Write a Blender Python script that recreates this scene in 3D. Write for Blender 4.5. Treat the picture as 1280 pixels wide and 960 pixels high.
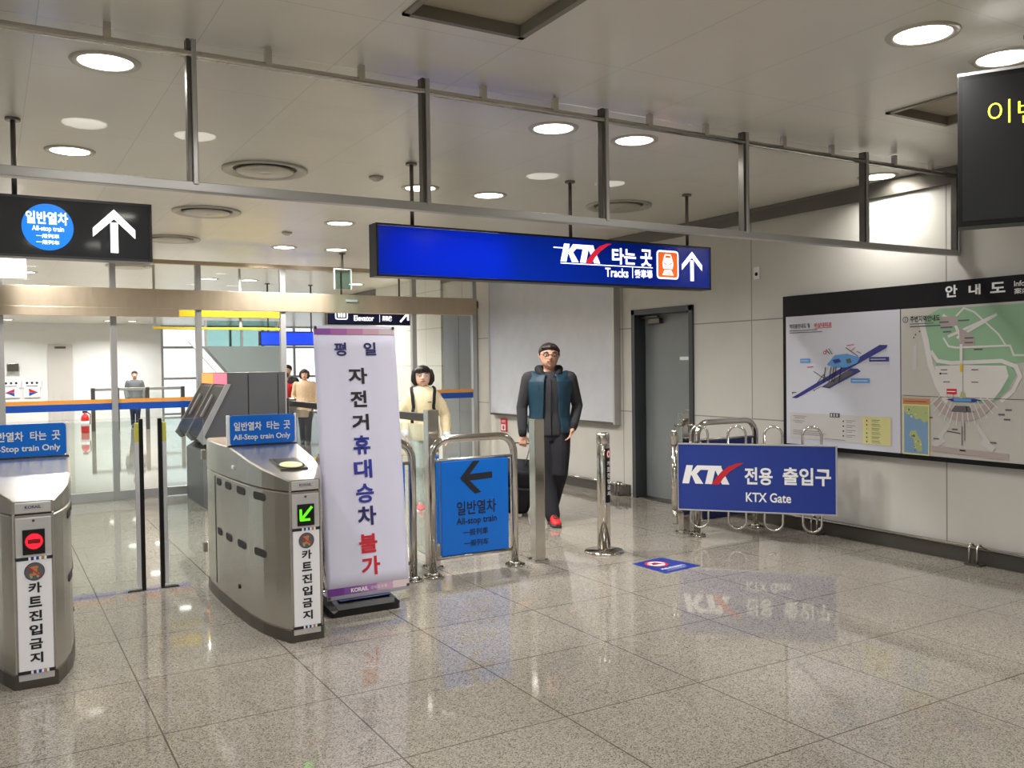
import bpy, bmesh, math, random
from mathutils import Vector, Matrix
random.seed(4)
PI = math.pi
for o in list(bpy.data.objects):
    bpy.data.objects.remove(o, do_unlink=True)
SC = bpy.context.scene
COL = SC.collection
V = Vector

# ------------------------------------------------------------------ camera, world, exposure
yaw, pit, rol = math.radians(30.533), math.radians(-1.2365), math.radians(-0.7467)
F_ = V((math.sin(yaw)*math.cos(pit), math.cos(yaw)*math.cos(pit), math.sin(pit)))
R0 = V((math.cos(yaw), -math.sin(yaw), 0)); U0 = R0.cross(F_)
R_ = R0*math.cos(rol) + U0*math.sin(rol); U_ = -R0*math.sin(rol) + U0*math.cos(rol)
cd = bpy.data.cameras.new('camera'); cam = bpy.data.objects.new('camera', cd); COL.objects.link(cam)
cd.sensor_width = 36.0; cd.sensor_fit = 'HORIZONTAL'; cd.lens = 36.0*1109.2/1280.0
cd.clip_start = 0.05; cd.clip_end = 200
cam.matrix_world = Matrix(((R_.x, U_.x, -F_.x, 0), (R_.y, U_.y, -F_.y, 0), (R_.z, U_.z, -F_.z, 1.5), (0, 0, 0, 1)))
SC.camera = cam
W = bpy.data.worlds.new('World'); SC.world = W; W.use_nodes = True
W.node_tree.nodes['Background'].inputs[0].default_value = (0.93, 0.97, 1.0, 1)
W.node_tree.nodes['Background'].inputs[1].default_value = 1.35
vs = SC.view_settings
vs.view_transform = 'Standard'; vs.look = 'None'; vs.gamma = 1.0; vs.use_curve_mapping = False
vs.exposure = 0.0
SC.cycles.use_denoising = True
SC.cycles.max_bounces = 10; SC.cycles.transparent_max_bounces = 24
SC.cycles.sample_clamp_indirect = 6.0
SC.cycles.caustics_reflective = False; SC.cycles.caustics_refractive = False
LAMP_W = 16.0          # watts of each lit downlight
LAMP_COL = (1.0, 0.97, 0.935)

# ------------------------------------------------------------------ materials
def srgb(r, g, b):
    def f(c):
        c /= 255.0
        return c/12.92 if c <= .04045 else ((c+.055)/1.055)**2.4
    return (f(r), f(g), f(b), 1)
def mat(name, rgb, rough=.5, metal=0.0, spec=.5, emit=0.0, ergb=None):
    m = bpy.data.materials.new(name); m.use_nodes = True
    b = m.node_tree.nodes['Principled BSDF']
    b.inputs['Base Color'].default_value = srgb(*rgb)
    b.inputs['Roughness'].default_value = rough
    b.inputs['Metallic'].default_value = metal
    b.inputs['Specular IOR Level'].default_value = spec
    if emit:
        b.inputs['Emission Color'].default_value = srgb(*(ergb or rgb)); b.inputs['Emission Strength'].default_value = emit
    return m
def noisy(m, scale=60, amt=.12, stretch=(1, 1, 1), rough_amt=0.0, bump=0.0):
    """mottle a principled material's colour (and roughness, bump) with an object-space noise"""
    nt = m.node_tree; N, L = nt.nodes, nt.links; b = N['Principled BSDF']
    tc = N.new('ShaderNodeTexCoord'); mp = N.new('ShaderNodeMapping'); mp.inputs['Scale'].default_value = stretch
    n = N.new('ShaderNodeTexNoise'); n.inputs['Scale'].default_value = scale; n.inputs['Detail'].default_value = 4
    L.new(tc.outputs['Object'], mp.inputs[0]); L.new(mp.outputs[0], n.inputs['Vector'])
    c = b.inputs['Base Color'].default_value[:]
    r = N.new('ShaderNodeValToRGB')
    r.color_ramp.elements[0].position = .3; r.color_ramp.elements[1].position = .7
    r.color_ramp.elements[0].color = tuple(x*(1-amt) for x in c[:3])+(1,)
    r.color_ramp.elements[1].color = tuple(min(1, x*(1+amt)) for x in c[:3])+(1,)
    L.new(n.outputs['Fac'], r.inputs[0]); L.new(r.outputs[0], b.inputs['Base Color'])
    if rough_amt:
        mr = N.new('ShaderNodeMapRange'); r0 = b.inputs['Roughness'].default_value
        mr.inputs[3].default_value = max(.02, r0-rough_amt); mr.inputs[4].default_value = r0+rough_amt
        L.new(n.outputs['Fac'], mr.inputs[0]); L.new(mr.outputs[0], b.inputs['Roughness'])
    if bump:
        bp = N.new('ShaderNodeBump'); bp.inputs['Strength'].default_value = bump; bp.inputs['Distance'].default_value = .01
        L.new(n.outputs['Fac'], bp.inputs['Height']); L.new(bp.outputs[0], b.inputs['Normal'])
    return m
def panelled(m, axes, size, offset, line=.004, dark=.35):
    """joint lines between flat panels: a brick texture over two world axes"""
    nt = m.node_tree; N, L = nt.nodes, nt.links; b = N['Principled BSDF']
    tc = N.new('ShaderNodeTexCoord'); sp = N.new('ShaderNodeSeparateXYZ'); cb = N.new('ShaderNodeCombineXYZ')
    L.new(tc.outputs['Object'], sp.inputs[0])
    for i in (0, 1):
        a = N.new('ShaderNodeMath'); a.operation = 'ADD'; a.inputs[1].default_value = -offset[i] + 40*size[i]
        L.new(sp.outputs['XYZ'.index(axes[i])], a.inputs[0]); L.new(a.outputs[0], cb.inputs[i])
    br = N.new('ShaderNodeTexBrick'); br.offset = 0; br.squash = 1
    br.inputs['Scale'].default_value = 1; br.inputs['Mortar Size'].default_value = line; br.inputs['Mortar Smooth'].default_value = .1
    br.inputs['Brick Width'].default_value = size[0]; br.inputs['Row Height'].default_value = size[1]
    L.new(cb.outputs[0], br.inputs['Vector'])
    mx = N.new('ShaderNodeMix'); mx.data_type = 'RGBA'
    c = b.inputs['Base Color'].default_value[:]
    if b.inputs['Base Color'].is_linked:
        L.new(b.inputs['Base Color'].links[0].from_socket, mx.inputs[6])
    else:
        mx.inputs[6].default_value = c
    mx.inputs[7].default_value = tuple(x*dark for x in c[:3])+(1,)
    L.new(br.outputs['Fac'], mx.inputs[0]); L.new(mx.outputs[2], b.inputs['Base Color'])
    return m
def glass(name, tint, refl=1.0, rough=0.0):
    m = bpy.data.materials.new(name); m.use_nodes = True; nt = m.node_tree; N, L = nt.nodes, nt.links
    N.remove(N['Principled BSDF']); out = N['Material Output']
    t = N.new('ShaderNodeBsdfTransparent'); t.inputs[0].default_value = tint+(1,)
    g = N.new('ShaderNodeBsdfGlossy'); g.inputs['Roughness'].default_value = rough
    lw = N.new('ShaderNodeLayerWeight'); lw.inputs[0].default_value = .5
    fr = N.new('ShaderNodeMath'); fr.operation = 'POWER'; fr.inputs[1].default_value = 4.0
    L.new(lw.outputs['Facing'], fr.inputs[0])
    mu = N.new('ShaderNodeMath'); mu.operation = 'MULTIPLY_ADD'; mu.inputs[1].default_value = .8*refl; mu.inputs[2].default_value = .03*refl
    mx = N.new('ShaderNodeMixShader')
    L.new(fr.outputs[0], mu.inputs[0]); L.new(mu.outputs[0], mx.inputs[0]); L.new(t.outputs[0], mx.inputs[1]); L.new(g.outputs[0], mx.inputs[2])
    L.new(mx.outputs[0], out.inputs[0])
    return m

M = {}
def granite():
    m = bpy.data.materials.new('granite_floor'); m.use_nodes = True; nt = m.node_tree; N, L = nt.nodes, nt.links
    b = N['Principled BSDF']; tc = N.new('ShaderNodeTexCoord')
    n1 = N.new('ShaderNodeTexVoronoi'); n1.inputs['Scale'].default_value = 210
    n2 = N.new('ShaderNodeTexNoise'); n2.inputs['Scale'].default_value = 60; n2.inputs['Detail'].default_value = 4
    n3 = N.new('ShaderNodeTexNoise'); n3.inputs['Scale'].default_value = 1.1; n3.inputs['Detail'].default_value = 3
    for n in (n1, n2, n3): L.new(tc.outputs['Object'], n.inputs['Vector'])
    sx = N.new('ShaderNodeSeparateColor'); L.new(n1.outputs['Color'], sx.inputs[0])
    av = N.new('ShaderNodeMath'); av.operation = 'MULTIPLY_ADD'; av.inputs[1].default_value = .8; av.inputs[2].default_value = .03
    L.new(sx.outputs[0], av.inputs[0])
    ad = N.new('ShaderNodeMath'); ad.operation = 'MULTIPLY_ADD'; ad.inputs[1].default_value = .35
    L.new(n2.outputs['Fac'], ad.inputs[0]); L.new(av.outputs[0], ad.inputs[2])
    r = N.new('ShaderNodeValToRGB'); e = r.color_ramp.elements
    e[0].position = .22; e[0].color = srgb(90, 85, 79); e[1].position = .85; e[1].color = srgb(166, 159, 148)
    x = r.color_ramp.elements.new(.42); x.color = srgb(134, 128, 118)
    L.new(ad.outputs[0], r.inputs[0]); mu = r
    r3 = N.new('ShaderNodeValToRGB'); r3.color_ramp.elements[0].color = (.86, .86, .86, 1); r3.color_ramp.elements[1].color = (1.0, 1.0, 1.0, 1)
    r3.color_ramp.elements[0].position = .3; r3.color_ramp.elements[1].position = .7
    L.new(n3.outputs['Fac'], r3.inputs[0])
    m3 = N.new('ShaderNodeMix'); m3.data_type = 'RGBA'; m3.blend_type = 'MULTIPLY'; m3.inputs[0].default_value = 1
    L.new(mu.outputs[0], m3.inputs[6]); L.new(r3.outputs[0], m3.inputs[7])
    L.new(m3.outputs[2], b.inputs['Base Color'])
    b.inputs['Roughness'].default_value = .04; b.inputs['Specular IOR Level'].default_value = .55
    b.inputs['Base Color'].default_value = srgb(150, 140, 124)
    return panelled(m, 'XY', (.75, .735), (.585, 2.385), .0035, .3)
M['floor'] = granite()
M['ceil'] = panelled(noisy(mat('ceiling_panel', (226, 222, 212), .28, 0, .5), 3, .02), 'XY', (.62, 1.25), (.2, 3.45), .002, .72)
M['ceil2'] = mat('hatch_panel', (176, 168, 150), .6)
M['hatch'] = mat('hatch_frame_paint', (124, 118, 106), .4)
M['wall'] = panelled(noisy(mat('wall_panel', (196, 193, 185), .42, 0, .5), 4, .02), 'YZ', (1.975, .93), (4.09, .03), .006, .45)
M['white'] = noisy(mat('white_wall', (226, 227, 226), .5), 3, .02)
M['pale'] = panelled(mat('pale_tile', (214, 214, 206), .3), 'YZ', (1.2, .6), (0, .3), .006, .6)
M['greydoor'] = noisy(mat('grey_door', (124, 128, 129), .35), 5, .04)
M['darkgrey'] = mat('dark_grey_paint', (80, 81, 84), .4)
M['housing'] = mat('housing_grey', (112, 120, 120), .4)
M['frame'] = mat('door_frame_paint', (58, 61, 64), .35)
M['black'] = mat('black_plastic', (14, 14, 15), .35)
M['satin'] = mat('black_satin', (17, 16, 17), .4, 0, .25)
M['steel'] = mat('brushed_steel', (198, 194, 187), .27, .92)
M['plate'] = noisy(mat('pale_steel', (216, 216, 216), .36, .6), 6, .02, (1, 1, 9), .03)
M['chrome'] = mat('polished_steel', (206, 201, 193), .12, 1.0)
M['alu'] = mat('aluminium_frame', (184, 184, 182), .32, .6)
M['header'] = noisy(mat('bronze_steel', (204, 188, 164), .34, .75), 4, .04, (4, 1, 1), .03)
M['dull'] = mat('dull_steel', (104, 100, 94), .35, .9)
M['panelwhite'] = noisy(mat('blank_lightbox_sheet', (196, 198, 204), .3, 0, .6), 6, .04, (1, 1, 1), .05, .02)
M['glass'] = glass('clear_glass', (.975, .99, .985), .7)
M['glass2'] = glass('screen_glass', (.975, .98, .97), .9, .02)
M['gateglass'] = glass('gate_glass', (.90, .94, .93), 1.5)
M['blue'] = mat('gate_blue', (22, 50, 140), .3)
M['navy'] = mat('navy', (24, 34, 92), .35)
M['sky'] = mat('sign_blue', (2, 110, 214), .32)
M['skylit'] = mat('sign_cyan_lit', (10, 120, 220), .35, 0, .5, .9)
M['cobalt'] = mat('stripe_blue', (10, 72, 165), .4)
M['orange'] = mat('stripe_orange', (222, 150, 60), .45)
M['ink'] = mat('black_ink', (28, 28, 34), .6)
M['inknavy'] = mat('navy_ink', (40, 38, 100), .6)
M['inkblue'] = mat('blue_ink', (44, 52, 150), .6)
M['inkred'] = mat('red_ink', (196, 28, 44), .6)
M['paper'] = mat('white_vinyl', (236, 236, 240), .45)
M['banner'] = mat('banner_cloth', (216, 215, 236), .5)
for i, c in enumerate([(150, 90, 170), (182, 110, 180), (206, 140, 186), (220, 176, 196), (222, 204, 208)]):
    M['grad%d' % i] = mat('banner_band_%s' % 'abcde'[i], c, .5)
for i, c in enumerate([(108, 50, 140), (128, 74, 154), (160, 108, 170), (196, 156, 186), (214, 198, 200)]):
    M['gradb%d' % i] = mat('banner_foot_%s' % 'abcde'[i], c, .5)
M['wlit'] = mat('white_lit', (255, 255, 255), .5, 0, .5, 1.3)
M['wvin'] = mat('white_letter', (240, 240, 240), .5)
M['redlit'] = mat('red_lit_swoosh', (225, 30, 60), .5, 0, .5, .45)
M['orlit'] = mat('orange_lit', (240, 100, 20), .5, 0, .5, .7)
M['pinklit'] = mat('pink_lit', (235, 110, 130), .5, 0, .5, .8)
M['amberlit'] = mat('amber_lit', (245, 150, 70), .5, 0, .5, .9)
M['signglass'] = mat('sign_glass_dark', (52, 54, 60), .06, 0, .8)
M['ledyellow'] = mat('led_yellow', (225, 255, 60), .5, 0, .5, 1.6)
M['ledred'] = mat('led_red', (255, 20, 40), .5, 0, .5, 2.0)
M['leddim'] = mat('led_dim_red', (110, 6, 16), .5, 0, .5, .3)
M['ledgreen'] = mat('led_green', (90, 235, 20), .5, 0, .5, 1.3)
M['lamp'] = mat('lamp_disc', (255, 250, 240), .5, 0, .5, 9.0)
M['lampoff'] = mat('unlit_reflector', (232, 226, 208), .3, .2)
M['ring'] = mat('lamp_ring', (186, 180, 168), .35, .3)
M['dark'] = mat('dark_gap', (44, 42, 40), .7)
M['cream'] = mat('cream_disc', (222, 220, 160), .4)
M['yellow'] = mat('yellow_paint', (216, 180, 30), .4)
M['yellowlab'] = mat('yellow_label', (226, 220, 96), .5)
M['red'] = mat('red_paint', (205, 24, 28), .4)
M['teal'] = glass('teal_glass', (.62, .78, .76), 1.4)
M['mapgrey'] = mat('map_grey', (196, 192, 188), .35)
M['map1'] = mat('map_sheet', (206, 206, 216), .25)
M['mapland'] = mat('map_land', (188, 184, 176), .3)
M['mapgreen'] = mat('map_green', (140, 176, 142), .3)
M['maproad'] = mat('map_road', (212, 208, 204), .3)
M['mapsea'] = mat('map_sea', (120, 152, 186), .3)
M['mapisle'] = mat('map_isle', (168, 178, 120), .3)
M['mappink'] = mat('map_buildings', (170, 156, 152), .3)
M['mapyellow'] = mat('map_yellow', (214, 210, 146), .3)
M['mapblue'] = mat('map_blue', (92, 150, 208), .3)
M['mapviolet'] = mat('map_violet', (52, 50, 130), .3)
M['maporange'] = mat('map_orange', (196, 128, 82), .3)
M['glassink'] = mat('grey_ink', (92, 90, 92), .6)
# clothes and bodies
M['skin'] = mat('skin', (206, 158, 132), .5)
M['skin2'] = mat('skin_pale', (222, 180, 156), .5)
M['hair'] = mat('hair_black', (24, 19, 17), .5)
M['hairb'] = mat('hair_brown', (44, 34, 28), .55)
M['lip'] = mat('lips', (168, 96, 88), .5)
M['charcoal'] = noisy(mat('charcoal_cloth', (46, 45, 48), .85), 60, .15)
M['petrol'] = noisy(mat('petrol_quilt', (14, 52, 70), .6), 14, .12, (1, 1, 3), 0, .3)
M['blackcloth'] = noisy(mat('black_cloth', (22, 22, 28), .85), 60, .15)
M['creamcloth'] = noisy(mat('cream_cloth', (232, 216, 176), .85), 40, .05)
M['palejean'] = noisy(mat('pale_denim', (186, 194, 184), .85), 60, .06)
M['coral'] = mat('coral_shoe', (236, 84, 84), .6)
M['redshoe'] = mat('red_shoe', (200, 34, 36), .55)
M['greyshoe'] = mat('grey_shoe', (70, 64, 66), .6)
M['beige'] = noisy(mat('beige_coat', (196, 170, 138), .8), 30, .08)
M['redcloth'] = mat('red_jacket', (170, 22, 30), .8)
M['greycloth'] = mat('grey_jacket', (84, 86, 88), .85)

# ------------------------------------------------------------------ mesh helpers
class MB:
    """collects shapes with materials and links them as one mesh object"""
    def __init__(s): s.bm = bmesh.new(); s.mats = []
    def mi(s, m):
        if m not in s.mats: s.mats.append(m)
        return s.mats.index(m)
    def _fin(s, faces, m, smooth=False):
        i = s.mi(m)
        for f in faces: f.material_index = i; f.smooth = smooth
    def box(s, c, d, m, bev=0.0, rz=0.0, rot=None):
        bm = bmesh.new(); bmesh.ops.create_cube(bm, size=1)
        bmesh.ops.scale(bm, vec=d, verts=bm.verts)
        if bev: bmesh.ops.bevel(bm, geom=bm.edges[:], offset=bev, segments=2, affect='EDGES', profile=.6)
        mt = Matrix.Translation(c) @ (rot.to_4x4() if rot else Matrix.Rotation(rz, 4, 'Z'))
        bmesh.ops.transform(bm, matrix=mt, verts=bm.verts)
        s.merge(bm, m); return s
    def merge(s, bm, m=None, smooth=None):
        vm = {}
        i = s.mi(m) if m else 0
        for v in bm.verts: vm[v] = s.bm.verts.new(v.co)
        for f in bm.faces:
            try: g = s.bm.faces.new([vm[v] for v in f.verts])
            except ValueError: continue
            g.material_index = i; g.smooth = f.smooth if smooth is None else smooth
        bm.free()
    def loft(s, rings, m, cap=True, closed=True, smooth=True):
        vr = [[s.bm.verts.new(p) for p in r] for r in rings]; fs = []
        n = len(vr[0])
        for a, b in zip(vr, vr[1:]):
            for k in range(n if closed else n-1):
                fs.append(s.bm.faces.new((a[k], a[(k+1) % n], b[(k+1) % n], b[k])))
        caps = []
        if cap: caps = [s.bm.faces.new(list(reversed(vr[0]))), s.bm.faces.new(vr[-1])]
        s._fin(fs, m, smooth); s._fin(caps, m, False); return s
    def tube(s, pts, r, m, n=12, smooth=True):
        pts = [V(p) for p in pts]; rr = r if isinstance(r, (list, tuple)) else [r]*len(pts)
        t0 = (pts[1]-pts[0]).normalized(); a = t0.orthogonal().normalized(); rings = []
        for i, p in enumerate(pts):
            if i == 0: t = t0
            elif i == len(pts)-1: t = (p-pts[i-1]).normalized()
            else: t = ((p-pts[i-1]).normalized()+(pts[i+1]-p).normalized()).normalized()
            a = (a-t*a.dot(t)).normalized(); b = t.cross(a)
            rings.append([p+(a*math.cos(2*PI*k/n)+b*math.sin(2*PI*k/n))*rr[i] for k in range(n)])
        return s.loft(rings, m, smooth=smooth)
    def cyl(s, c, r, z0, z1, m, n=24, r2=None):
        c = V(c); r2 = r if r2 is None else r2
        return s.loft([[V((c.x+q*math.cos(2*PI*k/n), c.y+q*math.sin(2*PI*k/n), z)) for k in range(n)] for q, z in ((r, z0), (r2, z1))], m)
    def lathe(s, c, prof, m, n=28):
        c = V(c)
        return s.loft([[V((c.x+q*math.cos(2*PI*k/n), c.y+q*math.sin(2*PI*k/n), c.z+z)) for k in range(n)] for q, z in prof], m)
    def prism(s, pts, off, m, smooth=False):
        off = V(off); a = [V(p) for p in pts]
        return s.loft([a, [p+off for p in a]], m, smooth=smooth)
    def face(s, pts, m):
        s._fin([s.bm.faces.new([s.bm.verts.new(p) for p in pts])], m); return s
    def build(s, name, parent=None, label=None, recalc=True):
        if recalc: bmesh.ops.recalc_face_normals(s.bm, faces=s.bm.faces[:])
        me = bpy.data.meshes.new(name); s.bm.to_mesh(me); s.bm.free()
        for m in s.mats: me.materials.append(m)
        o = bpy.data.objects.new(name, me); COL.objects.link(o)
        if parent: o.parent = parent
        if label: o['label'] = label
        return o
def tag(o, label, cat, group=None, kind=None):
    o['label'] = label; o['category'] = cat
    if group: o['group'] = group
    if kind: o['kind'] = kind
    return o
def thing(name, label, cat, loc=(0, 0, 0), rz=0.0, group=None, kind=None):
    o = bpy.data.objects.new(name, None); COL.objects.link(o); o.location = loc; o.rotation_euler = (0, 0, rz)
    o.empty_display_size = .1
    return tag(o, label, cat, group, kind)
def struct(o):
    o['kind'] = 'structure'; return o
def copy_tree(o, parent=None):
    c = o.copy(); COL.objects.link(c)
    if parent: c.parent = parent
    for ch in list(o.children): copy_tree(ch, c)
    return c
def arc(c, r, a0, a1, n):
    return [(c[0]+r*math.cos(a0+(a1-a0)*k/n), c[1]+r*math.sin(a0+(a1-a0)*k/n)) for k in range(n+1)]
def rrect(u0, v0, u1, v1, r, n=4):
    return (arc((u1-r, v1-r), r, 0, PI/2, n)+arc((u0+r, v1-r), r, PI/2, PI, n)+arc((u0+r, v0+r), r, PI, 1.5*PI, n)+arc((u1-r, v0+r), r, 1.5*PI, 2*PI, n))
_tc = {}
def glyphs(txt, bold):
    k = (txt, bold)
    if k not in _tc:
        cu = bpy.data.curves.new('lettering', 'FONT'); cu.body = txt; cu.size = 1; cu.resolution_u = 3
        cu.offset = bold; cu.fill_mode = 'FRONT'
        o = bpy.data.objects.new('lettering_source', cu); COL.objects.link(o)
        dg = bpy.context.evaluated_depsgraph_get(); ev = o.evaluated_get(dg)
        me = bpy.data.meshes.new_from_object(ev)
        vs_ = [v.co.copy() for v in me.vertices]; fs_ = [tuple(p.vertices) for p in me.polygons]
        bpy.data.objects.remove(o); bpy.data.curves.remove(cu); bpy.data.meshes.remove(me)
        _tc[k] = (vs_, fs_)
    return _tc[k]
class Print(MB):
    """flat printing on a plane: origin, right axis, up axis; layers lie a fraction of a millimetre apart"""
    def __init__(s, o, u, v, lift=.0012):
        super().__init__(); s.o = V(o); s.u = V(u).normalized(); s.v = V(v).normalized(); s.n = s.u.cross(s.v); s.lift = lift; s.cnt = 0
    def P(s, u, v, l=0): return s.o+s.u*u+s.v*v+s.n*(s.lift*(1+l))
    def poly(s, pts, m, l=0):
        s.cnt += 1; l = l+.045*(s.cnt % 20)
        return s.face([s.P(a, b, l) for a, b in pts], M[m])
    def rect(s, u0, v0, u1, v1, m, l=0): return s.poly([(u0, v0), (u1, v0), (u1, v1), (u0, v1)], m, l)
    def disc(s, u, v, r, m, l=0, n=28, rv=None):
        rv = rv or r
        return s.poly([(u+r*math.cos(2*PI*k/n), v+rv*math.sin(2*PI*k/n)) for k in range(n)], m, l)
    def line(s, pts, w, m, l=0):
        for (a, b), (c, d) in zip(pts, pts[1:]):
            q = math.hypot(c-a, d-b) or 1; x, y = -(d-b)/q*w/2, (c-a)/q*w/2
            ex, ey = (c-a)/q*w*.3, (d-b)/q*w*.3
            s.poly([(a+x-ex, b+y-ey), (a-x-ex, b-y-ey), (c-x+ex, d-y+ey), (c+x+ex, d+y+ey)], m, l)
        return s
    def text(s, t, u0, v0, u1, v1, m, l=1, bold=.022):
        vs_, fs_ = glyphs(t, bold)
        if not vs_: return s
        x0 = min(p.x for p in vs_); x1 = max(p.x for p in vs_); y0 = min(p.y for p in vs_); y1 = max(p.y for p in vs_)
        sx = (u1-u0)/max(x1-x0, 1e-6); sy = (v1-v0)/max(y1-y0, 1e-6)
        nv = [s.bm.verts.new(s.P(u0+(p.x-x0)*sx, v0+(p.y-y0)*sy, l)) for p in vs_]; i = s.mi(M[m])
        for f in fs_:
            try: g = s.bm.faces.new([nv[k] for k in f]); g.material_index = i
            except ValueError: pass
        return s
    def build(s, name='lettering', parent=None, label=None): return super().build(name, parent, label, recalc=False)
def arrow_up(p, u0, v0, u1, v1, m, l=1, th=.16):
    """up arrow with chevron head and stem filling the box"""
    w, h = u1-u0, v1-v0; c = (u0+u1)/2; t = th*w
    p.poly([(c-t/2, v0), (c+t/2, v0), (c+t/2, v1-.3*h), (c-t/2, v1-.3*h)], m, l)
    p.poly([(c, v1), (u0, v1-w*.5), (u0, v1-w*.5-t*1.25), (c, v1-t*1.35)], m, l+.2)
    p.poly([(c, v1), (c, v1-t*1.35), (u1, v1-w*.5-t*1.25), (u1, v1-w*.5)], m, l+.2)
    return p
def train_logo(p, u0, v0, u1, v1, mw, mr, l=1):
    """slanted K T X lettering with the red swoosh; box from K's foot to X's foot"""
    X = lambda x: u0+(x-308)/(592-308)*(u1-u0)
    Y = lambda y: v0+(478-y)/(100.0)*(v1-v0)
    def q(pts, m, k=0): p.poly([(X(a), Y(b)) for a, b in pts], m, l+k)
    q([(308, 478), (349, 478), (374, 378), (334, 378)], mw)
    q([(350, 432), (398, 378), (446, 378), (384, 436)], mw, .2)
    q([(362, 424), (390, 414), (436, 478), (388, 478)], mw, .3)
    q([(420, 402), (427, 378), (546, 378), (540, 402)], mw, .1)
    q([(466, 402), (508, 402), (488, 478), (446, 478)], mw, .2)
    q([(508, 402), (540, 378), (592, 478), (548, 478)], mw, .3)
    q([(484, 480), (530, 480), (556, 444), (598, 406), (640, 380), (678, 360), (640, 362), (590, 379), (546, 408), (512, 444)], mr, 1)

# ------------------------------------------------------------------ room shell
ZC = 2.93; XW = 6.21
def plain_box(name, lo, hi, m):
    lo, hi = V(lo), V(hi)
    return struct(MB().box((lo+hi)/2, hi-lo, m).build(name))
plain_box('floor', (-6, -5, -.1), (10.2, 30, 0), M['floor'])
cb = MB()
H1, H2 = (1.475, 2.77, 2.045, 3.34), (4.5, 2.77, 5.07, 3.34)
xs = [-6, H1[0], H1[2], H2[0], H2[2], 10.2]
for i in range(5):
    a, b = xs[i], xs[i+1]
    if i in (1, 3):
        cb.box(((a+b)/2, (-5+2.77)/2, ZC+.05), (b-a, 7.77, .1), M['ceil']); cb.box(((a+b)/2, (3.34+30)/2, ZC+.05), (b-a, 26.66, .1), M['ceil'])
    else: cb.box(((a+b)/2, 12.5, ZC+.05), (b-a, 35, .1), M['ceil'])
struct(cb.build('ceiling'))
D0, D1, DH = 6.86, 7.86, 2.09
wb = MB()
wb.box((XW+.1, (-5+D0)/2, ZC/2), (.2, D0+5, ZC), M['wall'])
wb.box((XW+.1, (D1+18)/2, ZC/2), (.2, 18-D1, ZC), M['wall'])
wb.box((XW+.1, (D0+D1)/2, (DH+ZC)/2), (.2, D1-D0, ZC-DH), M['wall'])
struct(wb.build('wall_right'))
plain_box('wall_left', (-6.2, 4.5, 0), (-6, 13, ZC), M['white'])
def glazing(name, label, loc, rz, w):
    t = thing(name, label, 'window', loc, rz, kind='structure')
    b = MB(); n = round(w/1.5)
    for k in range(n+1): b.box((k*w/n, 0, ZC/2), (.07, .1, ZC), M['alu'])
    for z in (.06, 1.1, ZC-.05): b.box((w/2, 0, z), (w, .08, .08), M['alu'])
    b.build('window_frame', t)
    MB().box((w/2, .02, ZC/2), (w-.04, .012, ZC-.1), M['glass']).build('pane', t)
glazing('fill_window_hall', 'unseen glazing added left of the camera to bring daylight into the hall', (-6, -5, 0), PI/2, 9.5)  # unseen windows added so daylight lifts the dark ceiling
glazing('fill_window_lobby', 'unseen glazing added on the left of the lobby to bring in daylight', (-6, 13, 0), PI/2, 17)  # out of view, added to flood the lobby with daylight
plain_box('wall_front', (-6, -5.2, 0), (6.41, -5, ZC), M['white'])
plain_box('wall_back', (-6, 30, 0), (4.75, 30.2, ZC), M['white'])
plain_box('wall_far', (10.2, 18, 0), (10.4, 30.2, ZC), M['white'])
plain_box('wall_end', (6.41, 17.8, 0), (10.4, 18, ZC), M['white'])
# dark strip giving the shade of the gap where the right wall meets the ceiling
plain_box('gap_shade_strip', (XW-.035, -5, 2.805), (XW, 18, ZC), M['dull'])
# window that closes the far end
win = thing('window_1', 'tall bright window wall at the far end of the lobby', 'window', (4.75, 30, 0), kind='structure')
wf = MB()
for k in range(6): wf.box((.04+k*1.07, .1, ZC/2), (.07, .1, ZC), M['alu'])
for z in (.06, 1.2, 2.2, ZC-.04): wf.box((2.72, .1, z), (5.44, .08, .07), M['alu'])
wf.build('window_frame', win)
MB().box((2.72, .13, ZC/2), (5.4, .012, ZC-.1), M['glass']).build('pane', win)
# baseboard: dark recess strip with a bright rail along the right wall, broken at the door
bb = thing('baseboard_right', 'dark skirting with bright steel rail along the right wall', 'baseboard', (XW, 0, 0), kind='structure')
for (a, b) in ((-5, D0-.06), (D1+.06, 11.0)):
    MB().box((-.012, (a+b)/2, .065), (.024, b-a, .13), M['dull']).build('skirting', bb)
    MB().tube([(-.05, a, .125), (-.05, b, .125)], .016, M['chrome'], 10).build('rail', bb)
# grey steel door in its recess
dr = thing('door_1', 'grey steel service door in the right wall', 'door', (XW, D0, 0), kind='structure')
W_ = D1-D0
fb = MB()
for y in (.03, W_-.03): fb.box((.1-.012, y, DH/2), (.224, .06, DH), M['frame'], .004)
fb.box((.1-.012, W_/2, DH-.03), (.224, W_, .06), M['frame'], .004)
fb.build('door_frame', dr)
MB().box((.155, W_/2, (DH-.06)/2+.005), (.05, W_-.12, DH-.075), M['greydoor'], .003).build('door_leaf', dr)
MB().box((.1, W_/2, .006), (.19, W_-.12, .012), M['dull']).build('threshold', dr)
cl = MB().box((.10, W_-.26, DH-.13), (.06, .22, .06), M['dull'], .006).build('door_closer', dr)
cm = MB().box((.07, W_-.2, DH-.085), (.02, .3, .02), M['frame']); cm.build('closer_arm', dr)
MB().box((.127, .265, 1.545), (.006, .19, .036), M['paper'], .001).build('sign_plate', dr)
MB().tube([(.13, .13, 1.0), (.09, .13, 1.0), (.085, .135, 1.0), (.085, .25, 1.0)], .011, M['alu'], 8).build('door_handle', dr)

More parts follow.
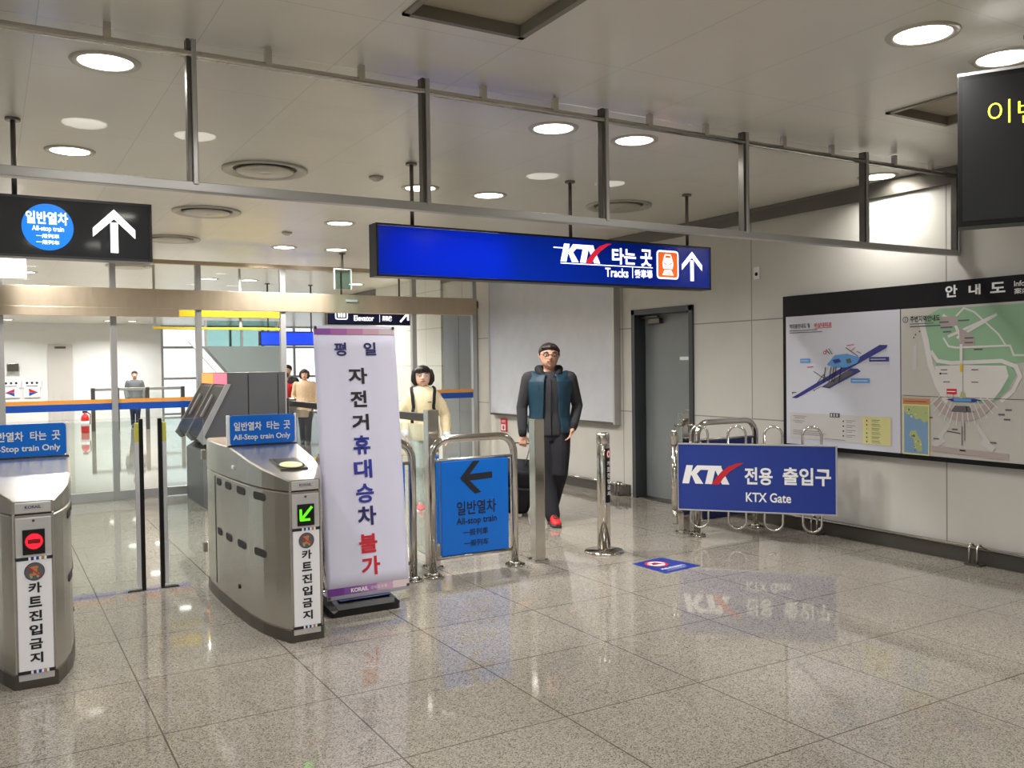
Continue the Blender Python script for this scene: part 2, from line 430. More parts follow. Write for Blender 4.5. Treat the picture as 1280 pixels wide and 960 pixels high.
# ------------------------------------------------------------------ ceiling lights, diffusers, hatches
def downlight_proto(watt):
    t = thing('ceiling_light', '-', 'ceiling light')
    b = MB(); b.lathe((0, 0, 0), [(.118, .03), (.118, -.004), (.126, -.009), (.150, -.007), (.155, 0), (.155, .004)], M['ring'], 36)
    b.build('trim_ring', t)
    MB().cyl((0, 0, 0), .117, -.004, .02, M['lamp'], 32).build('lamp_disc', t)
    ld = bpy.data.lights.new('downlight', 'AREA'); ld.shape = 'DISK'; ld.size = .22; ld.energy = watt; ld.color = LAMP_COL; ld.spread = math.radians(150)
    lo = bpy.data.objects.new('downlight', ld); COL.objects.link(lo); lo.parent = t; lo.location = (0, 0, -.012)
    return t
LP, REAR, FAR = downlight_proto(LAMP_W), downlight_proto(LAMP_W*2.6), downlight_proto(LAMP_W*4.5)
LOBBY = downlight_proto(LAMP_W*3); used = set()
def light(x, y, label, lit=True, group=None):
    p = (FAR if y > 16 else LOBBY if y > 12 else REAR if y > 5 else LP)
    t = p if p.name not in used else copy_tree(p)
    used.add(p.name); t.location = (x, y, ZC); tag(t, label, 'ceiling light', group)
LG = 'lit round downlights in the ceiling'
light(3.57, 2.46, 'lit round downlight in the front ceiling, the one further from the black display board', group=LG)
light(4.19, 2.46, 'lit round downlight in the front ceiling directly above the black display board', group=LG)
for x, y in ((.5, 2.46), (1.1, 2.46), (-2.6, 2.46), (.5, .3), (1.1, .3), (3.57, .3), (4.19, .3), (-2.6, .3), (.5, -2), (3.57, -2), (-2.6, 4.52)):
    light(x, y, 'lit round downlight in the ceiling outside the picture, in front of the hanging glass', group=LG)
light(.50, 4.52, 'large lit round downlight behind the hanging glass, above the grey arrow sign', group=LG)
light(2.98, 4.52, 'left one of the two bright downlights behind the glass above the long blue sign', group=LG)
light(3.60, 4.52, 'right one of the two bright downlights behind the glass above the long blue sign', group=LG)
light(6.0, 4.52, 'lit round downlight tucked beside the right wall behind the hanging glass', group=LG)
light(.49, 6.45, 'second lit downlight above the grey arrow sign, the smaller one further back', group=LG)
light(3.02, 6.53, 'lit downlight half hidden by the second glass upright', group=LG)
light(3.66, 6.55, 'lit downlight straight above the left half of the long blue sign', group=LG)
light(3.04, 8.48, 'lit downlight left of the long blue sign, nearest of the row under the glass rail', group=LG)
light(3.05, 10.45, 'lit downlight before the lobby glass wall, left one of two', group=LG)
light(3.68, 10.4, 'lit downlight before the lobby glass wall, right one of two', group=LG)
light(.5, 8.48, 'lit downlight hidden behind the grey arrow sign', group=LG)
light(.5, 10.4, 'lit downlight hidden behind the grey arrow sign, further back', group=LG)
for y in (12.5, 14.6, 17.2, 20.5, 24.0, 28.2):
    for x in (.5, 3.05, 3.68) + ((-1.8,) if y > 20 else ()):  # far left column and last row added to brighten the far white wall
        light(x, y, 'lit round downlight in the lobby ceiling behind the glass wall', group=LG)
light(5.5, 14.6, 'lit round downlight in the lobby ceiling near the elevator sign', group=LG)

def vent_proto():
    t = thing('ceiling_vent', '-', 'air vent')
    MB().lathe((0, 0, 0), [(.30, .004), (.30, -.012), (.285, -.02), (.235, -.006), (.225, .0), (.225, .004)], M['ring'], 44).build('outer_ring', t)
    MB().lathe((0, 0, 0), [(.224, .0), (.224, .006), (.17, .006), (.17, .0)], M['dark'], 44).build('gap', t)
    MB().lathe((0, 0, 0), [(.205, -.012), (.195, -.022), (.05, -.026), (.001, -.026), (.001, -.008), (.18, -.004)], M['ring'], 44).build('disc', t)
    return t
VP_ = vent_proto()
for i, (x, y, lb) in enumerate(((1.75, 6.43, 'round ceiling vent behind the hanging glass, left of the second upright'),
                                (4.95, 6.45, 'round ceiling vent behind the hanging glass above the right part of the blue sign'),
                                (1.74, 8.36, 'round ceiling vent just below the glass rail, right of the grey arrow sign'),
                                (1.76, 10.26, 'round ceiling vent partly behind the grey arrow sign'),
                                (4.6, 12.6, 'round ceiling vent in the lobby behind the glass transom'),
                                (1.7, 13.2, 'round ceiling vent in the lobby, left part of the transom'))):
    t = VP_ if i == 0 else copy_tree(VP_)
    t.location = (x, y, ZC); tag(t, lb, 'air vent', 'round ceiling vents')
for i, (h, lb) in enumerate(((H1, 'square recessed ceiling hatch at the top edge of the picture'), (H2, 'square recessed ceiling hatch beside the black display board'))):
    t = thing('ceiling_hatch', lb, 'ceiling hatch', ((h[0]+h[2])/2, (h[1]+h[3])/2, ZC), group='recessed ceiling hatches')
    d = .285; b = MB()
    for sx, sy in ((1, 0), (-1, 0), (0, 1), (0, -1)):
        b.box((sx*(d-.014), sy*(d-.014), .02), (.028 if sx else 2*d, .028 if sy else 2*d, .06), M['hatch'])
    b.build('hatch_frame', t)
    MB().box((0, 0, .05), (2*d-.056, 2*d-.056, .02), M['ceil2'], .003).build('hatch_panel', t)
for (x, y, lb) in ((2.55, 6.3, 'small round smoke detector between the vent and the second upright'), (2.75, 9.3, 'tiny sprinkler head in the ceiling left of the blue sign')):
    sb = MB(); sb.lathe((x, y, ZC), [(.055, 0), (.055, -.012), (.04, -.022), (.02, -.034), (.001, -.036)], M['ring'], 20)
    tag(sb.build('smoke_detector'), lb, 'smoke detector')

# ------------------------------------------------------------------ hanging glass smoke screen
gs = thing('glass_screen', 'glass smoke screen hanging from the ceiling in a steel frame', 'glass screen', (0, 4.0, 0))
GX = [-3.6, -2.5, -1.4, -.32, .778, 1.877, 2.967, 4.036, 5.159, 6.185]
MB().box((1.3, 0, 2.302-.02), (9.8, .05, .042), M['alu'], .004).build('bottom_rail', gs)
MB().tube([(-3.6, -.01, 2.848), (6.2, -.01, 2.848)], .017, M['chrome'], 12).build('top_rail', gs)
for k, x in enumerate(GX):
    b = MB(); b.box((x-.014, 0, 2.6), (.016, .045, .62), M['dull'], .002); b.box((x+.008, -.004, 2.6), (.022, .052, .62), M['alu'], .004)
    b.build('upright', gs)
    if k < len(GX)-1:
        x2 = GX[k+1]
        for q in (.3, .7): MB().box((x+(x2-x)*q, -.012, 2.885), (.03, .03, .075), M['chrome'], .003).build('bracket', gs)
        MB().box(((x+x2)/2, .012, 2.6), (x2-x-.04, .008, .62), M['glass2'], 0, 0, Matrix.Rotation(-.0095, 3, 'X')).build('pane', gs)

# ------------------------------------------------------------------ hanging lightbox signs
def hang_rod(par, x, y, z0, z1):
    b = MB(); b.cyl((x, y, 0), .014, z0, z1, M['dull'], 10); b.cyl((x, y, 0), .04, z1-.015, z1, M['dull'], 14); b.build('hanging_rod', par)
def lightbox(name, label, x0, x1, z0, z1, y, rods, edge, rear=True):
    t = thing(name, label, 'hanging sign', (0, y, 0)); w = x1-x0; c = (x0+x1)/2; zc = (z0+z1)/2; d = .13
    b = MB(); e = .014
    b.box((c, d/2, z1-e/2), (w, d, e), M[edge]); b.box((c, d/2, z0+e/2), (w, d, e), M[edge])
    b.box((x0+e/2, d/2, zc), (e, d, z1-z0-2*e), M[edge]); b.box((x1-e/2, d/2, zc), (e, d, z1-z0-2*e), M[edge])
    b.box((c, d-.004, zc), (w-2*e, .008, z1-z0-2*e), M[edge]); b.build('sign_frame', t)
    for x in rods: hang_rod(t, x, d/2, z1-.004, ZC)
    return t
# long blue sign: translucent face with tube lamps inside its left half
def translucent(name, rgb, own=0.0):
    m = bpy.data.materials.new(name); m.use_nodes = True; nt = m.node_tree; N, L = nt.nodes, nt.links
    b = N['Principled BSDF']; b.inputs['Base Color'].default_value = srgb(*rgb); b.inputs['Roughness'].default_value = .12
    tr = N.new('ShaderNodeBsdfTranslucent'); tr.inputs[0].default_value = srgb(*rgb)
    mx = N.new('ShaderNodeMixShader'); mx.inputs[0].default_value = .6
    L.new(b.outputs[0], mx.inputs[1]); L.new(tr.outputs[0], mx.inputs[2]); L.new(mx.outputs[0], N['Material Output'].inputs[0])
    if own:
        b.inputs['Emission Color'].default_value = srgb(*rgb); b.inputs['Emission Strength'].default_value = own
    return m
M['bluelit'] = translucent('sign_blue_translucent', (18, 78, 240), .02)
M['boxwhite'] = mat('lightbox_inside', (230, 230, 230), .8)
ks = lightbox('hanging_sign', 'long blue backlit hanging sign with white train wordmark, orange train symbol and up arrow', 2.30, 5.36, 2.12, 2.485, 5.7, (2.6, 3.95, 5.15), 'satin')
MB().box((3.83, .006, 2.3025), (3.03, .006, .335), M['bluelit']).build('sign_face', ks)
def tube_lamp(par, x0, x1, z, y, w, h):
    ld = bpy.data.lights.new('sign_tube', 'AREA'); ld.shape = 'RECTANGLE'; ld.size = x1-x0; ld.size_y = h; ld.energy = w; ld.color = (.9, .95, 1)
    lo = bpy.data.objects.new('sign_tube', ld); COL.objects.link(lo); lo.parent = par; lo.location = ((x0+x1)/2, y, z); lo.rotation_euler = (PI/2, 0, 0)
tube_lamp(ks, 2.36, 3.35, 2.30, .11, 260, .30)
tube_lamp(ks, 3.5, 5.3, 2.30, .11, 7, .30)
p = Print((0, .003, 0), (1, 0, 0), (0, 0, 1))
train_logo(p, 3.81, 2.291, 4.186, 2.43, 'wlit', 'redlit')
p.rect(3.746, 2.392, 3.85, 2.400, 'wlit', 1)
p.text('타는', 4.304, 2.294, 4.545, 2.425, 'wlit', bold=.03); p.text('곳', 4.592, 2.288, 4.712, 2.428, 'wlit', bold=.03)
p.line([(3.812, 2.279), (4.717, 2.281)], .007, 'wlit', 1)
p.rect(4.506, 2.190, 4.513, 2.279, 'wlit', 1)
p.text('Tracks', 4.236, 2.190, 4.466, 2.262, 'wlit', bold=.02); p.text('乘車場', 4.530, 2.192, 4.715, 2.262, 'wlit', bold=.02)
p.poly(rrect(4.760, 2.195, 4.996, 2.431, .03), 'wlit', 1); p.poly(rrect(4.774, 2.209, 4.982, 2.417, .02), 'orlit', 2)
tx, tz = 4.878, 2.205
p.poly([(tx-.05, tz+.075), (tx-.058, tz+.12), (tx-.04, tz+.175), (tx-.03, tz+.195), (tx+.03, tz+.195), (tx+.04, tz+.175), (tx+.058, tz+.12), (tx+.05, tz+.075)], 'wlit', 3)
p.poly([(tx-.03, tz+.165), (tx+.03, tz+.165), (tx+.024, tz+.185), (tx-.024, tz+.185)], 'orlit', 4)
p.poly([(tx-.045, tz+.12), (tx-.012, tz+.103), (tx-.012, tz+.113), (tx-.043, tz+.13)], 'orlit', 4); p.poly([(tx+.045, tz+.12), (tx+.012, tz+.103), (tx+.012, tz+.113), (tx+.043, tz+.13)], 'orlit', 4)
p.poly([(tx-.035, tz+.066), (tx+.035, tz+.066), (tx+.06, tz+.022), (tx-.06, tz+.022)], 'wlit', 3)
p.rect(tx-.034, tz+.045, tx+.034, tz+.052, 'orlit', 4); p.rect(tx-.042, tz+.030, tx+.042, tz+.036, 'orlit', 4)
arrow_up(p, 5.032, 2.189, 5.258, 2.437, 'wlit', 1, .17)
p.build('lettering', ks)
# grey sign with cyan roundel
asg = lightbox('hanging_sign', 'dark grey hanging sign with lit cyan roundel and white up arrow', -.95, .866, 2.145, 2.49, 5.7, (.15, -.6), 'frame')
MB().box((-.042, .006, 2.3175), (1.785, .006, .317), M['signglass']).build('sign_face', asg)
p = Print((0, .003, 0), (1, 0, 0), (0, 0, 1))
p.disc(.31, 2.318, .132, 'skylit', 1, 40)
p.text('일반열차', .200, 2.333, .414, 2.405, 'wlit', 2, .03); p.text('All-stop train', .230, 2.287, .392, 2.324, 'wlit', 2, .02)
p.text('一般列車', .250, 2.254, .367, 2.279, 'wlit', 2, .02); p.text('一般列车', .250, 2.219, .367, 2.244, 'wlit', 2, .02)
arrow_up(p, .542, 2.190, .772, 2.444, 'wlit', 1, .18)
p.build('lettering', asg)

# black LED board, turned towards the hall
lu = V((.52, -.854, 0)).normalized(); lo_ = V((3.79, 2.44, 0))
led = thing('display_board', 'black LED message board with yellow characters hanging at the right edge', 'display board', lo_, math.atan2(lu.y, lu.x))
MB().box((.85, .07, 2.433), (1.7, .14, .672), M['satin'], .004).build('housing', led)
MB().box((.85, .068, 2.776), (1.7, .14, .012), M['plate']).build('top_edge', led)
p = Print((0, 0, 0), (1, 0, 0), (0, 0, 1)); p.rect(.02, 2.12, 1.68, 2.75, 'black', 0)
p.text('이', .121, 2.538, .208, 2.640, 'ledyellow', 1, -.01); p.text('번', .238, 2.530, .335, 2.632, 'ledyellow', 1, -.01)
p.build('lettering', led)
for x in (.3, 1.4): hang_rod(led, x, .07, 2.775, ZC)

# ------------------------------------------------------------------ map board on the right wall
mb = thing('map_board', 'large black framed guide map board mounted on the right wall', 'map board', (XW, 0, 0))
Y0, Y1 = 5.62, 3.26
b = MB(); b.box((-.035, (Y0+Y1)/2, 1.404), (.07, Y0-Y1, 1.348), M['satin'], .004); b.build('board_frame', mb)
p = Print((-.071, 0, 0), (0, -1, 0), (0, 0, 1)); T = lambda y: -y
p.text('안', -4.05, 1.957, -3.955, 2.046, 'wvin', 1, .03); p.text('내', -3.868, 1.962, -3.778, 2.038, 'wvin', 1, .03); p.text('도', -3.707, 1.964, -3.598, 2.038, 'wvin', 1, .03)
p.text('Information', -3.536, 1.998, -3.30, 2.036, 'wvin', 1, .01); p.text('案内圖', -3.536, 1.945, -3.38, 1.985, 'wvin', 1, .01)
p.build('heading', mb, 'white heading lettering')
def sheet(y0, y1, z0, z1, m, name, lab): return MB().box((-.072, (y0+y1)/2, (z0+z1)/2), (.004, abs(y0-y1), z1-z0), M[m]).build(name, mb, lab)
s1 = sheet(5.58, 4.43, .768, 1.894, 'map1', 'station_map', 'white station plan sheet with blue diagonal train drawing')
s2 = sheet(4.422, 3.29, .768, 1.894, 'mapland', 'area_map', 'green and grey area map sheet')
# station plan graphics: coordinates as fractions of the sheet
def frac(p, y0, w, z0, h):
    X = lambda a: -y0+a*w
    Z = lambda b: z0+b*h
    return X, Z
p = Print((-.0745, 0, 0), (0, -1, 0), (0, 0, 1), .0010); X, Z = frac(p, 5.58, 1.15, .768, 1.126)
pl = lambda pts, m, l=0: p.poly([(X(a), Z(b)) for a, b in pts], m, l)
ln = lambda pts, w, m, l=0: p.line([(X(a), Z(b)) for a, b in pts], w, m, l)
tx_ = lambda t, a, b, c, d, m, l=1, bo=.02: p.text(t, X(a), Z(b), X(c), Z(d), m, l, bo)
tx_('역이용안내도 및', .035, .905, .235, .940, 'ink'); tx_('비상대피로', .275, .905, .435, .940, 'inkred')
ln([(.275, .900), (.435, .900)], .004, 'inkred'); ln([(.035, .888), (.30, .888)], .006, 'glassink'); ln([(.035, .872), (.345, .872)], .006, 'glassink')
pl([(.055, .362), (.105, .360), (.895, .735), (.905, .755), (.84, .758)], 'mapviolet', 1)
pl([(.34, .452), (.41, .442), (.685, .570), (.66, .590), (.60, .592)], 'mapviolet', 2); pl([(.36, .458), (.41, .452), (.64, .565), (.58, .575)], 'glassink', 3)
pl([(.39, .62), (.46, .69), (.57, .70), (.68, .67), (.655, .63), (.565, .60), (.47, .595)], 'mapblue', 3); pl([(.44, .655), (.50, .665), (.52, .64), (.46, .63)], 'mapviolet', 4); pl([(.56, .66), (.60, .665), (.61, .635), (.57, .63)], 'glassink', 4)
for a in (.38, .43, .455, .475, .52): ln([(a, .60), (a-.02, .49)], .008, 'ink', 5)
ln([(.27, .57), (.36, .52)], .006, 'ink', 5); ln([(.30, .48), (.36, .545), (.40, .50)], .006, 'ink', 5); ln([(.56, .745), (.665, .68)], .006, 'ink', 5); ln([(.60, .715), (.64, .742)], .005, 'inkred', 5); ln([(.655, .715), (.69, .70)], .005, 'ink', 5)
ln([(.41, .74), (.44, .70)], .008, 'glassink', 5); ln([(.385, .735), (.42, .70)], .008, 'glassink', 5); p.disc(X(.375), Z(.712), .016, 'inkred', 6); p.disc(X(.375), Z(.712), .008, 'wvin', 7)
ln([(.57, .76), (.63, .765)], .006, 'inkred', 5); ln([(.21, .602), (.265, .605)], .006, 'inkred', 5)
pl([(.14, .635), (.235, .635), (.235, .668), (.14, .668)], 'mapblue', 2); pl([(.755, .640), (.915, .640), (.915, .672), (.755, .672)], 'mapviolet', 2); pl([(.60, .485), (.76, .485), (.76, .520), (.60, .520)], 'mapblue', 2)
for (a, b, c) in ((.15, .652, .22), (.77, .656, .89), (.615, .502, .74)): ln([(a, b), (c, b)], .004, 'wvin', 4)
ln([(.06, .405), (.10, .405)], .006, 'ink', 2); ln([(.28, .43), (.335, .455)], .004, 'glassink', 2); p.disc(X(.065), Z(.400), .006, 'ink', 3); p.disc(X(.272), Z(.425), .006, 'ink', 3)
pl([(.04, .045), (.935, .045), (.935, .247), (.04, .247)], 'mapgrey', 1); pl([(.70, .045), (.925, .045), (.925, .245), (.70, .245)], 'mapyellow', 2); pl([(.415, .225), (.505, .225), (.505, .258), (.415, .258)], 'glassink', 3)
for k in range(3): ln([(.43+k*.025, .233), (.43+k*.025, .25)], .007, 'wvin', 4)
for k in range(6):
    z = .215-k*.030; p.disc(X(.735), Z(z), .007, ('inkred', 'inkred', 'orange', 'glassink', 'glassink', 'glassink')[k], 4); ln([(.775, z+.006), (.84, z+.006)], .004, 'glassink', 4); ln([(.775, z-.006), (.83+.02*(k % 2), z-.006)], .003, 'glassink', 4)
for k in range(4):
    z = .20-k*.036; p.disc(X(.535), Z(z), .007, 'ink', 4); ln([(.56, z+.007), (.64, z+.007)], .003, 'glassink', 4); ln([(.56, z-.006), (.61, z-.006)], .003, 'glassink', 4)
for (a, b, c) in ((.07, .222, .20), (.085, .208, .18), (.07, .185, .18), (.085, .172, .16), (.07, .11, .34), (.07, .096, .38), (.07, .082, .36), (.35, .06, .55)): ln([(a, b), (c, b)], .003, 'glassink', 4)
o = p.build('printed_graphic', s1)
p = Print((-.0745, 0, 0), (0, -1, 0), (0, 0, 1), .0010); X, Z = frac(p, 4.422, 1.0, .768, 1.126)   # x as metres from the sheet's left edge
pl([(.20, .93), (.32, .985), (1.12, .985), (1.12, .64), (.90, .62), (.30, .62), (.255, .68)], 'mapgreen', 1)
pl([(.30, .62), (.86, .62), (.90, .55), (.84, .45), (.76, .39), (.72, .365), (.42, .37), (.36, .42), (.29, .50), (.27, .56)], 'mapgreen', 1)
pl([(.29, .605), (.49, .61), (.49, .39), (.43, .37), (.36, .44), (.30, .52)], 'maproad', 3); pl([(.515, .61), (.83, .605), (.85, .54), (.80, .46), (.74, .39), (.515, .385)], 'maproad', 3)
def road(pts, w, l=2, m='maproad'):
    ln(pts, w, m, l)
road([(.17, .93), (.215, .78), (.25, .62), (.31, .48), (.38, .38)], .045); road([(.26, .70), (.31, .64), (.42, .625), (.80, .635), (.90, .60), (.93, .54), (.88, .45), (.80, .385)], .028)
road([(.50, .385), (.50, .74)], .022, 4); road([(.36, .79), (.40, .735), (.46, .725), (.86, .73), (.885, .67), (1.12, .665)], .014); road([(.36, .94), (.45, .88), (.49, .80), (.50, .73)], .022); road([(.40, .80), (.75, .92)], .02); road([(.47, .79), (.76, .925)], .02); road([(.46, .93), (.52, .98)], .014); road([(.52, .98), (.60, .95), (.78, .80), (.83, .73)], .012)
pl([(.33, .93), (.47, .93), (.47, .87), (.33, .86)], 'mappink', 2); pl([(.485, .72), (.60, .72), (.60, .79), (.485, .86)], 'mappink', 2)
for (a, b, c) in ((.33, .895, .40), (.34, .86, .43), (.36, .83, .42), (.48, .90, .56), (.53, .785, .59), (.53, .755, .59), (.60, .71, .66)): ln([(a, b), (c, b)], .010, 'glassink', 4)
for (a, b) in ((.36, .58), (.60, .58), (.38, .50), (.60, .50), (.36, .555)): ln([(a-.02, b), (a+.03, b)], .007, 'glassink', 5)
p.disc(X(.335), Z(.555), .008, 'ink', 5); pl([(.492, .62), (.512, .62), (.512, .565), (.492, .565)], 'yellow', 5)
pl([(.385, .42), (.465, .42), (.465, .455), (.385, .455)], 'red', 5); ln([(.39, .4375), (.455, .4375)], .006, 'wvin', 6); ln([(.44, .42), (.44, .385)], .004, 'red', 5)
pl([(.49, .40), (.54, .40), (.53, .43), (.50, .44)], 'mapisle', 5); pl([(.38, .385), (.44, .395), (.60, .395), (.66, .385), (.60, .372), (.44, .372)], 'mapviolet', 5); pl([(.44, .392), (.58, .392), (.575, .375), (.445, .375)], 'mapblue', 6)
ln([(.02, .405), (.12, .402), (1.12, .395)], .004, 'glassink', 4)
pl([(.45, .345), (.56, .345), (.60, .305), (.42, .305)], 'glassink', 5)
q = []; r0, r1 = .30, .245
for k in range(13): a = math.radians(218+k*(104/12)); q.append((.51+r0*math.cos(a), .545+r0*math.sin(a)))
for k in range(12, -1, -1): a = math.radians(218+k*(104/12)); q.append((.51+r1*math.cos(a), .545+r1*math.sin(a)))
for k in range(12): pl([q[k], q[k+1], q[24-k], q[25-k]], 'mappink', 4)
for k in range(13): a = math.radians(218+k*(104/12)); ln([(.51+.20*math.cos(a), .545+.20*math.sin(a)), (.51+.33*math.cos(a), .545+.33*math.sin(a))], .007, 'maproad', 5)
ln([(.505, .24), (.505, .09)], .008, 'glassink', 4); ln([(.525, .24), (.525, .12)], .005, 'glassink', 4); ln([(.39, .175), (.49, .165)], .008, 'glassink', 4)
for sx in (-1, 1): p.line([(X(.51+sx*.11), Z(.22)), (X(.51+sx*.20), Z(.11))], .03, 'mapgrey', 3); p.line([(X(.51+sx*.16), Z(.12)), (X(.51+sx*.22), Z(.08))], .05, 'mapgrey', 3)
for (a, b) in ((.20, .30), (.23, .26), (.28, .12), (.72, .12), (.78, .30), (.82, .27), (.83, .33), (.43, .19)): ln([(a, b), (a+.04, b)], .010, 'glassink', 5)
pl([(.26, .035), (.85, .015), (.85, .055), (.26, .07)], 'mappink', 3); ln([(.49, .055), (.53, .055)], .010, 'ink', 5)
pl([(.02, .0), (.245, .0), (.245, .385), (.02, .385)], 'mapyellow', 6); pl([(.02, .345), (.245, .345), (.245, .385), (.02, .385)], 'maporange', 7); pl([(.03, .01), (.235, .01), (.235, .335), (.03, .335)], 'mapsea', 7)
pl([(.03, .335), (.235, .335), (.235, .235), (.20, .22), (.17, .25), (.13, .24), (.10, .28), (.06, .27), (.03, .30)], 'mapisle', 8); pl([(.085, .16), (.13, .17), (.15, .13), (.18, .10), (.185, .03), (.15, .02), (.12, .06), (.11, .11), (.075, .13)], 'mapisle', 8)
for k in range(22):
    a, b = random.uniform(.045, .22), random.choice([random.uniform(.26, .33), random.uniform(.03, .15)])
    if b < .2: a = random.uniform(.10, .175)
    p.disc(X(a), Z(b), random.uniform(.004, .011), random.choice(['mapgreen', 'mapyellow', 'glassink']), 9, 8)
ln([(.04, .365), (.22, .365)], .006, 'glassink', 9)
p.line([(X(.045)+.022*math.cos(t/10*PI), Z(.925)+.022*math.sin(t/10*PI)) for t in range(21)], .005, 'ink', 6); p.rect(X(.043), Z(.912), X(.047), Z(.938), 'ink', 6)
tx_('주변지역안내도', .085, .905, .335, .947, 'ink', 6, .03); ln([(.085, .893), (.28, .893)], .006, 'glassink', 6); ln([(.085, .875), (.335, .875)], .009, 'glassink', 6)
for (a, b) in ((.13, .82), (.115, .80), (.165, .84)): p.disc(X(a), Z(b), .007, 'glassink', 4, 8)
pl([(.10, .58), (.135, .58), (.14, .76), (.11, .74)], 'mapgrey', 1)
p.build('printed_graphic', s2)

# blank white light box on the wall, behind the man
wp = thing('blank_panel', 'large blank white poster panel on the right wall behind the man', 'poster panel', (XW, 0, 0))
b = MB(); ya, yb, za, zb = 8.09, 11.02, .80, 2.77
b.box((-.045, ya+.015, (za+zb)/2), (.09, .03, zb-za), M['alu']); b.box((-.045, yb-.015, (za+zb)/2), (.09, .03, zb-za), M['alu'])
b.box((-.045, (ya+yb)/2, za+.0125), (.09, yb-ya-.06, .025), M['dull']); b.box((-.045, (ya+yb)/2, zb-.0125), (.09, yb-ya-.06, .025), M['alu']); b.build('panel_frame', wp)
MB().box((-.045, (ya+yb)/2, (za+zb)/2), (.084, yb-ya-.064, zb-za-.054), M['panelwhite'], .004).build('white_sheet', wp)
# small wall fittings
fs = MB().box((XW-.008, 10.75, .66), (.014, .17, .18), M['red'], .003)
o = fs.build('fire_point_sign'); tag(o, 'small red and white fire point sign below the blank white panel', 'wall sign')
p = Print((XW-.0155, 10.75, .66), (0, -1, 0), (0, 0, 1)); p.rect(-.06, -.075, .06, .01, 'paper', 1); p.poly([(-.02, -.005), (.02, -.005), (.02, -.035), (.04, -.035), (0, -.07), (-.04, -.035), (-.02, -.035)], 'red', 2); p.text('소화기', -.055, .03, .055, .07, 'paper', 1); p.build('symbol', o)
wp2 = thing('wall_call_point', 'small pale call button plate on the right wall above the gate panel', 'wall button', (XW, 5.99, 2.327))
MB().box((-.006, 0, 0), (.012, .075, .115), M['plate'], .003).build('plate', wp2); MB().lathe((0, 0, 0), [(.001, 0), (.016, 0), (.018, .004), (.018, .006)], M['black'], 16).build('button', wp2).matrix_local = Matrix.Translation((-.018, 0, -.01)) @ Matrix.Rotation(PI/2, 4, 'Y')
for i, (y, lb) in enumerate(((3.83, 'steel rail bracket at the foot of the right wall below the map board'), (5.27, 'steel rail bracket at the foot of the right wall behind the gate loops'), (8.07, 'steel rail bracket at the foot of the right wall left of the door'))):
    t = thing('rail_bracket', lb, 'bracket', (XW, y, 0), group='brackets of the wall rail')
    for k in (-.03, .03):
        MB().tube([(-.026, k, .128), (-.045, k, .152), (-.072, k, .150), (-.085, k, .12), (-.085, k, .014)], .008, M['chrome'], 8).build('hook', t)
    MB().box((-.06, 0, .006), (.09, .12, .012), M['dull'], .002).build('foot', t)
#@@PART2@@
# ------------------------------------------------------------------ ticket gates
GP = [(0, .086), (.05, .106), (.12, .132), (.25, .166), (.45, .192), (.8, .212), (1.15, .218), (1.4, .212), (1.56, .196), (1.63, .172)]
def ztop(y): return .888+.132*min(1, max(0, y)/.84)**.85 if y < .84 else 1.02
def hull(b, m, lo, hi, grow=0.0, ys=None):
    """boat shaped body between two height functions"""
    st = ys or [q for q, _ in GP]; rings = []
    def hw(y):
        for (a, wa), (c, wc) in zip(GP, GP[1:]):
            if a <= y <= c: return wa+(wc-wa)*(y-a)/(c-a)
        return GP[-1][1]
    for y in st:
        w = hw(y)+grow; e = .008
        z0, z1 = lo(y), hi(y)
        rings.append([V((-w, y, z0)), V((w, y, z0)), V((w, y, z1-e)), V((w-e, y, z1)), V((-w+e, y, z1)), V((-w, y, z1-e))])
    rings[0] = [p+V((0, -grow, 0)) for p in rings[0]]; rings[-1] = [p+V((0, grow, 0)) for p in rings[-1]]
    b.loft(rings, m, smooth=False)
def card_reader(t):
    ang = math.atan2(ztop(.42)-ztop(.14), .28); rm = Matrix.Rotation(ang, 3, 'X')
    rb = MB().box((0, 0, 0), (.16, .25, .014), M['dull'], .006).build('card_reader', t); rb.matrix_local = Matrix.Translation((0, .30, ztop(.30)+.002)) @ rm.to_4x4()
    q = MB().box((0, .055, .006), (.13, .10, .006), M['satin'], .002).build('reader_screen', rb)
    MB().lathe((0, -.05, .006), [(.066, .0), (.064, .006), (.055, .008), (.001, .009)], M['cream'], 30).build('touch_disc', rb)
    MB().lathe((0, -.05, .005), [(.078, .0), (.076, .006), (.068, .006), (.067, 0)], M['dark'], 30).build('disc_ring', rb)
